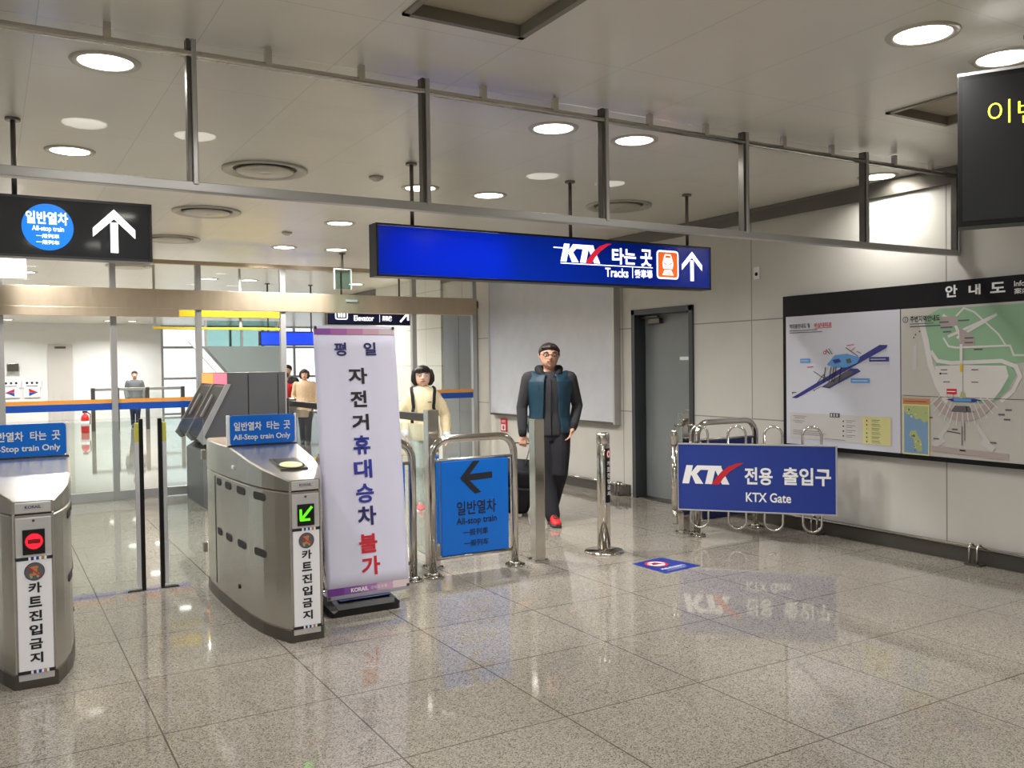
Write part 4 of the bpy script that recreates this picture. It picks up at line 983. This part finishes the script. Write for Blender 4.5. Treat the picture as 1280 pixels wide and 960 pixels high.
fd = thing('door_2', 'pale grey door on the far white wall', 'door', (1.55, 29.98, 0), kind='structure')
MB().box((.33, 0, 1.15), (.66, .04, 2.3), M['mapgrey'], .004).build('door_leaf', fd); MB().box((.33, -.01, 2.2), (.3, .06, .06), M['dull'], .004).build('door_closer', fd)
bx = MB().box((.62, 29.9, 1.62), (.3, .16, .24), M['dull'], .02).build('wall_dispenser'); tag(bx, 'small grey dispenser box on the far white wall', 'dispenser')
#@@PART3@@
# ------------------------------------------------------------------ people
def ring(c, a, b, n=16, z=None):
    """ellipse in a horizontal plane: half widths a (x) and b (y)"""
    c = V(c); return [V((c.x+a*math.cos(2*PI*k/n), c.y+b*math.sin(2*PI*k/n), c.z)) for k in range(n)]
def limb(b, pts, rad, m, n=12):
    """tapered tube with rounded ends"""
    P_ = [V(p) for p in pts]; R = list(rad)
    d0 = (P_[0]-P_[1]).normalized(); d1 = (P_[-1]-P_[-2]).normalized()
    q = [P_[0]+d0*R[0]*.95, P_[0]+d0*R[0]*.6]+P_+[P_[-1]+d1*R[-1]*.6, P_[-1]+d1*R[-1]*.95]
    r = [R[0]*.3, R[0]*.8]+R+[R[-1]*.8, R[-1]*.3]
    b.tube(q, r, m, n)
def fuse(b, name, parent, voxel, smooth=3, label=None):
    """melt the overlapping shapes into one continuous surface"""
    mats = list(b.mats)
    o = b.build(name); md = o.modifiers.new('r', 'REMESH'); md.mode = 'VOXEL'; md.voxel_size = voxel; md.use_smooth_shade = True
    if smooth: sm = o.modifiers.new('s', 'SMOOTH'); sm.iterations = smooth; sm.factor = .5
    dg = bpy.context.evaluated_depsgraph_get(); me = bpy.data.meshes.new_from_object(o.evaluated_get(dg))
    old = o.data; o.modifiers.clear(); o.data = me; bpy.data.meshes.remove(old); me.name = name
    if not me.materials: me.materials.append(mats[0])
    for p_ in me.polygons: p_.material_index = 0; p_.use_smooth = True
    o.parent = parent
    if label: o['label'] = label
    return o
def torso_rings(H, k, grow, z0, z1, cx=0, cy=0, lean=0):
    T = [(.455, .080, .070), (.50, .094, .074), (.54, .094, .072), (.58, .086, .066), (.62, .081, .062), (.67, .087, .065), (.72, .095, .068), (.76, .100, .066), (.79, .098, .060), (.815, .082, .050), (.832, .055, .042), (.85, .035, .036)]
    out = []
    def at(z):
        for (za, a, b), (zb, c, d) in zip(T, T[1:]):
            if za <= z <= zb: t = (z-za)/(zb-za); return a+(c-a)*t, b+(d-b)*t
        return T[-1][1:]
    zs = sorted(set([z0, z1]+[t[0] for t in T if z0 < t[0] < z1]))
    for z in zs:
        a, b = at(z); out.append((V((cx, cy+lean*(z-.5)*H, z*H)), a*H*k+grow, b*H*k+grow))
    return out
def hand(b, w, d, side, n, m, s=1.0, curl=.6):
    """palm, four unequal bent fingers and a thumb; w wrist, d pointing direction, side towards the thumb, n palm normal"""
    d, side, n = V(d).normalized(), V(side).normalized(), V(n).normalized(); w = V(w)
    limb(b, [w, w+d*.04*s], [.024*s, .027*s], m, 8)
    b.loft([[w+d*t*s+side*(x*ww*s)+n*(y*hh*s) for x, y in ((-1, -.6), (-.6, -1), (.6, -1), (1, -.6), (1, .6), (.6, 1), (-.6, 1), (-1, .6))] for t, ww, hh in ((.01, .024, .014), (.045, .036, .014), (.085, .040, .012), (.098, .036, .009))], m)
    for k, (off, L_) in enumerate(((.030, .066), (.010, .075), (-.011, .069), (-.030, .054))):
        p0 = w+d*.088*s+side*off*s; p_ = [p0]; ang = 0; q = p0
        for f in (.42, .33, .25):
            ang += curl*(.75+.12*k); q = q+(d*math.cos(ang)+n*math.sin(ang))*L_*f*s; p_.append(q)
        limb(b, p_, [.0095*s, .009*s, .0085*s, .0075*s], m, 8)
    t0 = w+d*.028*s+side*.028*s
    limb(b, [t0, t0+(d*.6+side*.8+n*.2).normalized()*.034*s, t0+(d*.6+side*.8+n*.2).normalized()*.034*s+(d*.9+side*.2+n*.5).normalized()*.03*s], [.012*s, .0105*s, .009*s], m, 8)
def head(b, c, H, m, yawz=0.0, female=False, wide=1.0):
    """skull, jaw, nose, brow and ears around c (head centre), facing -Y turned by yawz"""
    h = H*.066; rz = Matrix.Rotation(yawz, 3, 'Z'); c = V(c)
    prof = [(-1.0, .30, .34, -.22), (-.88, .46, .52, -.20), (-.66, .58, .68, -.14), (-.38, .65, .78, -.06), (-.05, .69, .84, 0), (.25, .71, .88, .03), (.52, .67, .83, .04), (.76, .53, .66, .04), (.92, .32, .40, .04), (1.0, .10, .13, .04)]
    b.loft([[c+rz @ V((a*h*wide*math.cos(2*PI*k/20), (y+dd*math.sin(2*PI*k/20))*h, z*h)) for k in range(20)] for z, a, dd, y in prof], m)
    def P(x, y, z): return c+rz @ V((x*h*wide, y*h, z*h))
    limb(b, [P(0, -.80, .10), P(0, -.94, -.12), P(0, -1.0, -.24)], [.07*h, .10*h, .13*h], m, 8)
    for s in (-1, 1):
        limb(b, [P(s*.05, -.95, -.27), P(s*.13, -.88, -.27)], [.07*h, .08*h], m, 6)
        limb(b, [P(s*.16, -.83, .16), P(s*.48, -.70, .15)], [.07*h, .06*h], m, 6)
        limb(b, [P(s*.70, .04, .16), P(s*.76, .10, .0), P(s*.70, .02, -.22)], [.09*h, .11*h, .07*h], m, 6)
    limb(b, [P(-.2, -.82, -.50), P(0, -.87, -.49), P(.2, -.82, -.50)], [.06*h, .085*h, .06*h], m, 6)
    limb(b, [P(0, -.62, -.88), P(0, -.5, -.92)], [.16*h, .2*h], m, 8)
    return P, h
def face_parts(P, h, par, hairm):
    for s in (-1, 1):
        e = MB(); c = P(s*.30, -.755, .02); n = 12
        e.loft([ring(c+V((0, 0, z*h)), a*h, a*h*.8, n) for z, a in ((-.065, .03), (-.045, .085), (0, .11), (.045, .085), (.065, .03))], M['paper']); eo = e.build('eye', par)
        q = MB(); c2 = P(s*.30, -.825, .02); q.loft([ring(c2+V((0, 0, z*h)), a*h, a*h*.5, 10) for z, a in ((-.055, .01), (-.03, .05), (.03, .05), (.055, .01))], M['hair']); q.build('iris', eo)
        w = MB(); w.tube([P(s*.14, -.88, .235), P(s*.32, -.84, .27), P(s*.50, -.70, .22)], [.03*h, .04*h, .02*h], hairm, 6); w.build('eyebrow', par)
    w = MB(); w.tube([P(-.22, -.83, -.50), P(0, -.94, -.485), P(.22, -.83, -.50)], [.02*h, .05*h, .02*h], M['lip'], 6); w.tube([P(-.17, -.85, -.545), P(0, -.935, -.55), P(.17, -.85, -.545)], [.02*h, .05*h, .02*h], M['lip'], 6); w.build('lips', par)
def cap_hair(P, h, par, m, voxel, bob=False):
    b = MB()
    prof = [(-.15, .70, .60, .30), (.10, .76, .72, .22), (.35, .79, .88, .10), (.60, .74, .88, .08), (.82, .60, .72, .07), (.98, .40, .48, .06), (1.08, .12, .16, .06)]
    b.loft([[P(a*math.cos(2*PI*k/20), y+dd*math.sin(2*PI*k/20), z) for k in range(20)] for z, a, dd, y in prof], m)
    limb(b, [P(-.5, -.62, .62), P(0, -.80, .68), P(.5, -.62, .62)], [.16*h, .2*h, .16*h], m, 8)
    if bob:
        limb(b, [P(-.55, -.60, .45), P(-.1, -.80, .42), P(.5, -.64, .45)], [.15*h, .14*h, .15*h], m, 8)
        for s in (-1, 1):
            limb(b, [P(s*.72, -.22, .5), P(s*.84, -.22, 0), P(s*.84, -.2, -.45), P(s*.70, -.25, -.82)], [.2*h, .24*h, .25*h, .16*h], m, 10)
            limb(b, [P(s*.70, .30, .4), P(s*.76, .35, -.2), P(s*.62, .35, -.75)], [.3*h, .32*h, .25*h], m, 10)
        limb(b, [P(0, .62, .4), P(0, .70, -.2), P(0, .62, -.78)], [.38*h, .38*h, .3*h], m, 10)
    else:
        for s in (-1, 1): limb(b, [P(s*.70, -.12, .45), P(s*.72, -.06, .05)], [.12*h, .08*h], m, 8)
        limb(b, [P(0, .6, .3), P(0, .62, -.25)], [.34*h, .26*h], m, 8)
    return fuse(b, 'hair', par, voxel, 2)
def legs(b, J, r, m, H, foot=True, lo=None):
    for s in ('L', 'R'):
        hp, kn, an = J['hip'+s], J['kn'+s], J['an'+s]
        mid = (hp+kn)/2+V((0, -.004*H, 0)); calf = kn*.65+an*.35+V((0, .008*H, 0))
        limb(b, [hp, mid, kn, calf, an], [r[0]*H, r[1]*H, r[2]*H, r[3]*H, r[4]*H], m, 14)
def shoe(par, an, toe, H, up, sole, name='shoe'):
    b = MB(); d = V(toe).normalized(); q = V((d.x, d.y, d.z)); a = V(an)-V((0, 0, .0))
    side = q.cross(V((0, 0, 1))).normalized(); n = side.cross(q)
    base = a-n*.036*H
    sec = [(-.035, .018, .030), (-.015, .021, .046), (.02, .022, .048), (.055, .026, .036), (.085, .027, .026), (.108, .022, .019), (.120, .010, .011)]
    b.loft([[base+q*(t*H)+side*(w*H*x)+n*(hh*H*y) for x, y in ((-1, 0), (-1, .5), (-.6, 1), (.6, 1), (1, .5), (1, 0))] for t, w, hh in sec], up, smooth=True)
    o = b.build(name, par)
    s_ = MB(); s_.loft([[base+q*(t*H)+side*((w+.002)*H*x)+n*(y*H) for x, y in ((-1, -.012), (-1, .004), (1, .004), (1, -.012))] for t, w, hh in sec], sole); s_.build('sole', o)
    l_ = MB()
    for k in range(4): l_.tube([base+q*((.03+.014*k)*H)+side*(-.013*H)+n*((.050-.005*k)*H), base+q*((.034+.014*k)*H)+n*((.052-.0055*k)*H), base+q*((.03+.014*k)*H)+side*(.013*H)+n*((.050-.005*k)*H)], .003*H, sole, 6)
    l_.build('laces', o); return o

def man_body():
    H = 1.70; t = thing('person', 'man walking in a dark teal vest, charcoal hooded top, black trousers and red shoes', 'person', (4.60, 7.10, 0), math.radians(-27))
    J = dict(hipL=V((.085, 0, .86)), hipR=V((-.085, -.01, .86)), knL=V((.075, -.10, .475)), anL=V((.02, .12, .14)), knR=V((-.05, -.08, .46)), anR=V((.0, -.17, .085)),
             shL=V((.195, 0, 1.365)), elL=V((.275, .06, 1.10)), wrL=V((.215, -.06, .90)), shR=V((-.195, 0, 1.365)), elR=V((-.262, .03, 1.09)), wrR=V((-.262, -.02, .845)))
    hc = V((.0, -.025, 1.586)); sk = M['skin']
    b = MB(); b.loft([ring(c, a, d) for c, a, d in torso_rings(H, .95, 0, .455, .85)], sk); limb(b, [V((0, .005, 1.38)), V((.0, -.005, 1.46)), V((.0, -.01, 1.53))], [.058, .055, .056], sk)
    P, h = head(b, hc, H, sk, 0, False, 1.14)
    for s in 'LR': limb(b, [J['sh'+s], (J['sh'+s]+J['el'+s])/2, J['el'+s], J['wr'+s]], [.050, .046, .038, .027], sk)
    hand(b, J['wrR'], (0.02, -.06, -1), (1, 0, 0), (0, 1, -.06), sk, 1.0, .72); hand(b, J['wrL'], (-.35, -.45, -.8), (.2, -1, .3), (-1, 0, .2), sk, 1.0, .3)
    legs(b, J, (.050, .046, .032, .030, .020), sk, H)
    for s, d in (('L', (0, -.75, -.65)), ('R', (.05, -1, -.12))): limb(b, [J['an'+s]+V((0, 0, -.03)), J['an'+s]+V((0, 0, -.035))+V(d).normalized()*.12], [.026, .018], sk, 8)
    fuse(b, 'body', t, .007, 2)
    face_parts(P, h, t, M['hairb']); cap_hair(P, h, t, M['hairb'], .006)
    g = MB()
    for s in (-1, 1):
        pts = [P(s*(.30+.2*math.cos(2*PI*k/14)), -.93+.03*abs(math.cos(2*PI*k/14)), .03+.13*math.sin(2*PI*k/14)) for k in range(15)]; g.tube(pts, .0022, M['black'], 6)
        g.tube([P(s*.50, -.90, .06), P(s*.74, -.40, .10), P(s*.76, .05, .12)], .002, M['black'], 6)
    g.tube([P(-.10, -.95, .06), P(.10, -.95, .06)], .002, M['black'], 6); g.build('glasses', t)
    # charcoal hooded top
    b = MB(); b.loft([ring(c, a, d) for c, a, d in torso_rings(H, 1.0, .022, .485, .842)], M['charcoal'])
    for s in 'LR': limb(b, [J['sh'+s], (J['sh'+s]+J['el'+s])/2, J['el'+s], J['el'+s]*.4+J['wr'+s]*.6, J['wr'+s]], [.072, .064, .055, .050, .040], M['charcoal'], 14)
    fuse(b, 'hooded_top', t, .009, 3)
    b = MB(); n = 14
    for s in (-1, 1): limb(b, [V((s*.035, -.085, 1.375)), V((s*.085, -.045, 1.42)), V((s*.10, .03, 1.455)), V((s*.055, .095, 1.45)), V((0, .115, 1.43))], [.026, .036, .042, .046, .05], M['blackcloth'])
    fuse(b, 'hood', t, .009, 3, 'black hood collar')
    for s in 'LR': c = MB(); limb(c, [J['wr'+s]+(J['el'+s]-J['wr'+s])*.12, J['wr'+s]], [.044, .040], M['blackcloth']); c.build('cuff', t)
    z = MB(); z.tube([V((0, -.128, 1.36)), V((.003, -.150, 1.2)), V((.0, -.142, 1.05)), V((0, -.152, .83))], .004, M['black'], 6); z.build('zip', t)
    # open padded vest
    b = MB(); rg = []
    for c, a, d in torso_rings(H, 1.05, .040, .50, .828):
        zz = (c.z/H-.50)/.33; gap = math.radians(27-13*zz); n = 22; o_ = []; i_ = []
        qz = .006*math.sin(zz*24)
        for k in range(n+1):
            an = -PI/2+gap+(2*PI-2*gap)*k/n
            o_.append(V((c.x+(a+qz+.008)*math.cos(an), c.y+(d+qz+.008)*math.sin(an), c.z))); i_.append(V((c.x+(a-.012)*math.cos(an), c.y+(d-.012)*math.sin(an), c.z)))
        rg.append(o_+list(reversed(i_)))
    fine = []
    for ra_, rb_ in zip(rg, rg[1:]):
        for f in (0, .33, .66): fine.append([p.lerp(q, f)*1 for p, q in zip(ra_, rb_)])
    fine.append(rg[-1]); b.loft(fine, M['petrol'], smooth=True)
    for s in (-1, 1): limb(b, [V((s*.115, -.085, 1.35)), V((s*.165, 0, 1.395)), V((s*.12, .08, 1.37))], [.042, .050, .048], M['petrol'])
    fuse(b, 'padded_vest', t, .009, 2)
    # trousers
    b = MB(); b.loft([ring(c, a, d) for c, a, d in torso_rings(H, 1.0, .012, .455, .54)], M['blackcloth'])
    legs(b, {k: (v if not k.startswith('an') else v+V((0, 0, -.005))) for k, v in J.items()}, (.068, .062, .049, .046, .042), M['blackcloth'], H); fuse(b, 'trousers', t, .009, 2)
    for s in 'LR': c = MB(); limb(c, [J['an'+s]+V((0, .01, .07)), J['an'+s]+V((0, 0, -.01))], [.038, .036], M['blackcloth']); c.build('sock', t)
    c = MB(); c.tube([V((.06, -.115, .80)), V((.075, -.13, .74)), V((.11, -.125, .73))], .002, M['chrome'], 6); c.build('key_chain', t)
    shoe(t, J['anR'], (.12, -1, 0.0), H, M['redshoe'], M['greyshoe']); shoe(t, J['anL'], (.0, -.72, -.69), H, M['redshoe'], M['greyshoe'])
    return t, J
man, MJ = man_body()
# trolley case: its grip lies in the man's right hand
mw = Matrix.Translation(man.location) @ Matrix.Rotation(man.rotation_euler.z, 4, 'Z'); grip = mw @ (MJ['wrR']+V((0.02, -.06, -1)).normalized()*.092+V((0, 1, -.06)).normalized()*.034)
hx = (mw.to_3x3() @ V((1, 0, 0))).normalized()            # the grip lies across the palm
bk = (mw.to_3x3() @ V((0, 1, 0))).normalized()
ax_ = (V((0, 0, .83))-bk*.54+hx*.12).normalized(); sd = (hx-ax_*hx.dot(ax_)).normalized(); fn = ax_.cross(sd).normalized()
base = grip-ax_*.85
sc_ = thing('suitcase', 'black soft trolley case pulled by the man, behind the blue arrow board', 'suitcase', (base.x, base.y, 0))
gl = grip-V((base.x, base.y, 0)); top = gl-ax_*.27; w0 = top-ax_*.60
b = MB(); b.loft([[w0+ax_*t+sd*(x*.175)+fn*(y*.115) for x, y in rrect(-1*k, -1*k, k, k, .3, 3)] for t, k in ((.06, .86), (.09, .97), (.14, 1), (.52, 1), (.57, .97), (.60, .86))], M['blackcloth']); b.build('case_body', sc_)
b = MB(); b.loft([[w0+ax_*t+sd*(x*.14)-fn*(.11+.045*y) for x, y in ((-1, 0), (1, 0), (.92, 1), (-.92, 1))] for t in (.14, .16, .40, .42)], M['blackcloth'], smooth=False); b.build('front_pocket', sc_)
for s in (-1, 1): MB().tube([top-ax_*.05+sd*s*.065+fn*.02, gl+sd*s*.075-ax_*.028], .007, M['alu'], 8).build('handle_rod', sc_)
MB().tube([gl-sd*.075-ax_*.03, gl-sd*.07, gl+sd*.07, gl+sd*.075-ax_*.03], .0065, M['black'], 10).build('grip', sc_)
for s in (-1, 1):
    c = w0+sd*s*.16+fn*.09; w = MB()
    w.loft([[V((c.x+dx, c.y+.042*math.cos(2*PI*k/18), .043+.042*math.sin(2*PI*k/18))) for k in range(18)] for dx in (-.014, .014)], M['black']); w.build('wheel', sc_)
    MB().tube([V((c.x-.02, c.y, .043)), V((c.x+.02, c.y, .043)), w0+ax_*.08+sd*s*.16+fn*.08], .010, M['dull'], 8).build('wheel_bracket', sc_)

def woman_body():
    H = 1.51; t = thing('person', 'woman with a black bob in a cream sweatshirt and pale jeans behind the fence', 'person', (3.98, 8.62, 0), math.radians(-22))
    J = dict(hipL=V((.075, 0, .76)), hipR=V((-.075, 0, .76)), knL=V((.065, .0, .42)), anL=V((.055, .10, .085)), knR=V((-.06, -.10, .42)), anR=V((-.05, -.14, .06)),
             shL=V((.155, 0, 1.18)), elL=V((.235, .03, .97)), wrL=V((.245, -.05, .77)), shR=V((-.155, 0, 1.18)), elR=V((-.225, .02, .97)), wrR=V((-.20, -.13, .80)))
    hc = V((0, -.02, 1.395)); sk = M['skin2']
    b = MB(); b.loft([ring(c, a, d) for c, a, d in torso_rings(H, .93, 0, .455, .85)], sk); limb(b, [V((0, .005, 1.22)), V((0, -.005, 1.29)), V((0, -.01, 1.34))], [.046, .044, .046], sk)
    P, h = head(b, hc, H*1.07, sk, 0, True, 1.12)
    for s in 'LR': limb(b, [J['sh'+s], (J['sh'+s]+J['el'+s])/2, J['el'+s], J['wr'+s]], [.042, .038, .032, .023], sk)
    hand(b, J['wrL'], (.05, -.25, -1), (-.1, -1, .2), (-1, .1, 0), sk, .88, .35); hand(b, J['wrR'], (.1, -.5, -.8), (.1, -1, .4), (1, .1, 0), sk, .88, .5)
    legs(b, J, (.048, .044, .031, .030, .020), sk, H)
    for s in 'LR': limb(b, [J['an'+s]+V((0, 0, -.02)), J['an'+s]+V((0, 0, -.028))+V((0, -1, -.15)).normalized()*.1], [.024, .018], sk, 8)
    fuse(b, 'body', t, .007, 2); face_parts(P, h, t, M['hair']); cap_hair(P, h, t, M['hair'], .006, True)
    b = MB(); b.loft([ring(c, a, d) for c, a, d in torso_rings(H, 1.0, .035, .47, .845)], M['creamcloth'])
    b.loft([ring((0, -.003, z), a, a*1.0) for z, a in ((1.25, .075), (1.275, .066), (1.30, .062))], M['creamcloth'])
    for s in 'LR': limb(b, [J['sh'+s]+V((-J['sh'+s].x*.12, 0, -.02)), (J['sh'+s]+J['el'+s])/2, J['el'+s], J['el'+s]*.4+J['wr'+s]*.6, J['wr'+s]], [.060, .064, .060, .055, .042], M['creamcloth'], 14)
    fuse(b, 'sweatshirt', t, .009, 3)
    for s in 'LR': c = MB(); limb(c, [J['wr'+s]+(J['el'+s]-J['wr'+s])*.06, J['wr'+s]+(J['wr'+s]-J['el'+s])*.10], [.045, .040], M['paper']); c.build('cuff', t, 'white cuff')
    c = MB(); c.box((.065, -.147, 1.12), (.04, .004, .008), M['ink']); c.build('chest_mark', t)
    b = MB(); b.loft([ring(c, a, d) for c, a, d in torso_rings(H, 1.0, .012, .455, .53)], M['palejean']); legs(b, {k: (v if not k.startswith('an') else v+V((0, 0, .03))) for k, v in J.items()}, (.064, .058, .048, .046, .042), M['palejean'], H); fuse(b, 'jeans', t, .009, 2)
    shoe(t, J['anR'], (0, -1, 0), H, M['coral'], M['paper']); shoe(t, J['anL'], (0, -.85, -.3), H, M['coral'], M['paper'])
    return t
wo = woman_body()
bp = thing('backpack', 'black backpack worn by the woman in the cream sweatshirt', 'backpack', (3.98, 8.62, .86), math.radians(-22))
MB().box((0, .235, .20), (.27, .13, .40), M['blackcloth'], .05).build('bag', bp)
from mathutils.bvhtree import BVHTree
shirt = [c for c in wo.children if c.name.startswith('sweatshirt')][0].data
tree = BVHTree.FromPolygons([v.co.copy() for v in shirt.vertices], [tuple(p_.vertices) for p_ in shirt.polygons])
for s in (-1, 1):                                        # straps lie on the sweatshirt
    pts = [V((s*.09, .165, 1.20)), V((s*.095, .10, 1.235)), V((s*.10, .04, 1.25)), V((s*.10, -.03, 1.245)), V((s*.105, -.10, 1.18)), V((s*.11, -.14, 1.08)), V((s*.118, -.14, .98)), V((s*.122, -.13, .90))]
    den = []
    for a, c in zip(pts, pts[1:]): den += [a.lerp(c, f) for f in (0, .25, .5, .75)]
    den.append(pts[-1]); lay = []
    for q in den:
        loc, no, _, dist = tree.find_nearest(q)
        if no.dot(q-loc) < 0 or dist < .035: lay.append((loc+no*.02, no))
        else: lay.append((q, no))
    rings = []
    for k, (c, no) in enumerate(lay):
        t_ = (lay[min(k+1, len(lay)-1)][0]-lay[max(k-1, 0)][0]).normalized(); w_ = t_.cross(no).normalized()
        c = c-V((0, 0, .86)); rings.append([c+w_*.017+no*.004, c-w_*.017+no*.004, c-w_*.017-no*.003, c+w_*.017-no*.003])
    b = MB(); b.loft(rings, M['blackcloth'], smooth=False); b.build('strap', bp)

def walker(name, label, loc, rz, H, coat, trous, hairm, shoes, bob=False, long_=False, seat=False):
    """smaller figures far behind the glass"""
    t = thing('person', label, 'person', loc, rz); k = H/1.6
    J = {a: V(q)*k for a, q in dict(hipL=(.08, 0, .81), hipR=(-.08, 0, .81), knL=(.07, -.08, .45), anL=(.06, -.06, .07), knR=(-.07, -.02, .45), anR=(-.06, .12, .08), shL=(.175, 0, 1.27), elL=(.235, .03, 1.03), wrL=(.235, -.06, .82), shR=(-.175, 0, 1.27), elR=(-.235, .03, 1.03), wrR=(-.22, -.10, .83)).items()}
    sk = M['skin']; b = MB(); b.loft([ring(c, a, d) for c, a, d in torso_rings(H, .95, 0, .455, .85)], sk); limb(b, [V((0, 0, 1.30))*k, V((0, -.01, 1.42))*k], [.05*k, .05*k], sk)
    P, h = head(b, V((0, -.02, 1.49))*k, H, sk)
    for s in 'LR': limb(b, [J['sh'+s], J['el'+s], J['wr'+s]], [.045*k, .035*k, .025*k], sk)
    hand(b, J['wrL'], (0, -.2, -1), (0, -1, 0), (-1, 0, 0), sk, k, .4); hand(b, J['wrR'], (0, -.3, -1), (0, -1, 0), (1, 0, 0), sk, k, .4)
    legs(b, J, (.05, .046, .032, .030, .020), sk, H); fuse(b, 'body', t, .011, 1)
    face_parts(P, h, t, hairm); cap_hair(P, h, t, hairm, .011, bob)
    b = MB(); b.loft([ring(c, a, d) for c, a, d in torso_rings(H, 1.0, .035, .46, .842)], coat)
    if long_: b.loft([ring((0, 0, z*H), a*H, d*H) for z, a, d in ((.36, .115, .095), (.42, .112, .092), (.50, .112, .092))], coat)
    for s in 'LR': limb(b, [J['sh'+s], (J['sh'+s]+J['el'+s])/2, J['el'+s], J['wr'+s]], [.072*k, .064*k, .056*k, .045*k], coat, 12)
    fuse(b, 'coat', t, .012, 2)
    b = MB(); b.loft([ring(c, a, d) for c, a, d in torso_rings(H, 1.0, .01, .455, .52)], trous); legs(b, J, (.062, .056, .044, .04, .036), trous, H); fuse(b, 'trousers', t, .012, 1)
    for s in 'LR': shoe(t, J['an'+s], (0, -1, 0), H, shoes, M['greyshoe'])
    return t
walker('person', 'person in a beige coat in the lobby just left of the banner', (5.32, 17.0, 0), math.radians(-20), 1.47, M['beige'], M['blackcloth'], M['hairb'], M['greyshoe'], True, True)
walker('person', 'dark haired person in black behind the beige coat in the lobby', (5.22, 17.75, 0), math.radians(-50), 1.56, M['blackcloth'], M['blackcloth'], M['hair'], M['greyshoe'])
walker('person', 'person in a red jacket partly hidden by the glass wall post in the lobby', (5.02, 17.3, 0), math.radians(150), 1.42, M['redcloth'], M['blackcloth'], M['hair'], M['greyshoe'])
walker('person', 'small distant person in grey with a dark shoulder strap behind the far railing', (3.29, 25.0, 0), math.radians(-5), 1.47, M['greycloth'], M['blackcloth'], M['hairb'], M['greyshoe'])
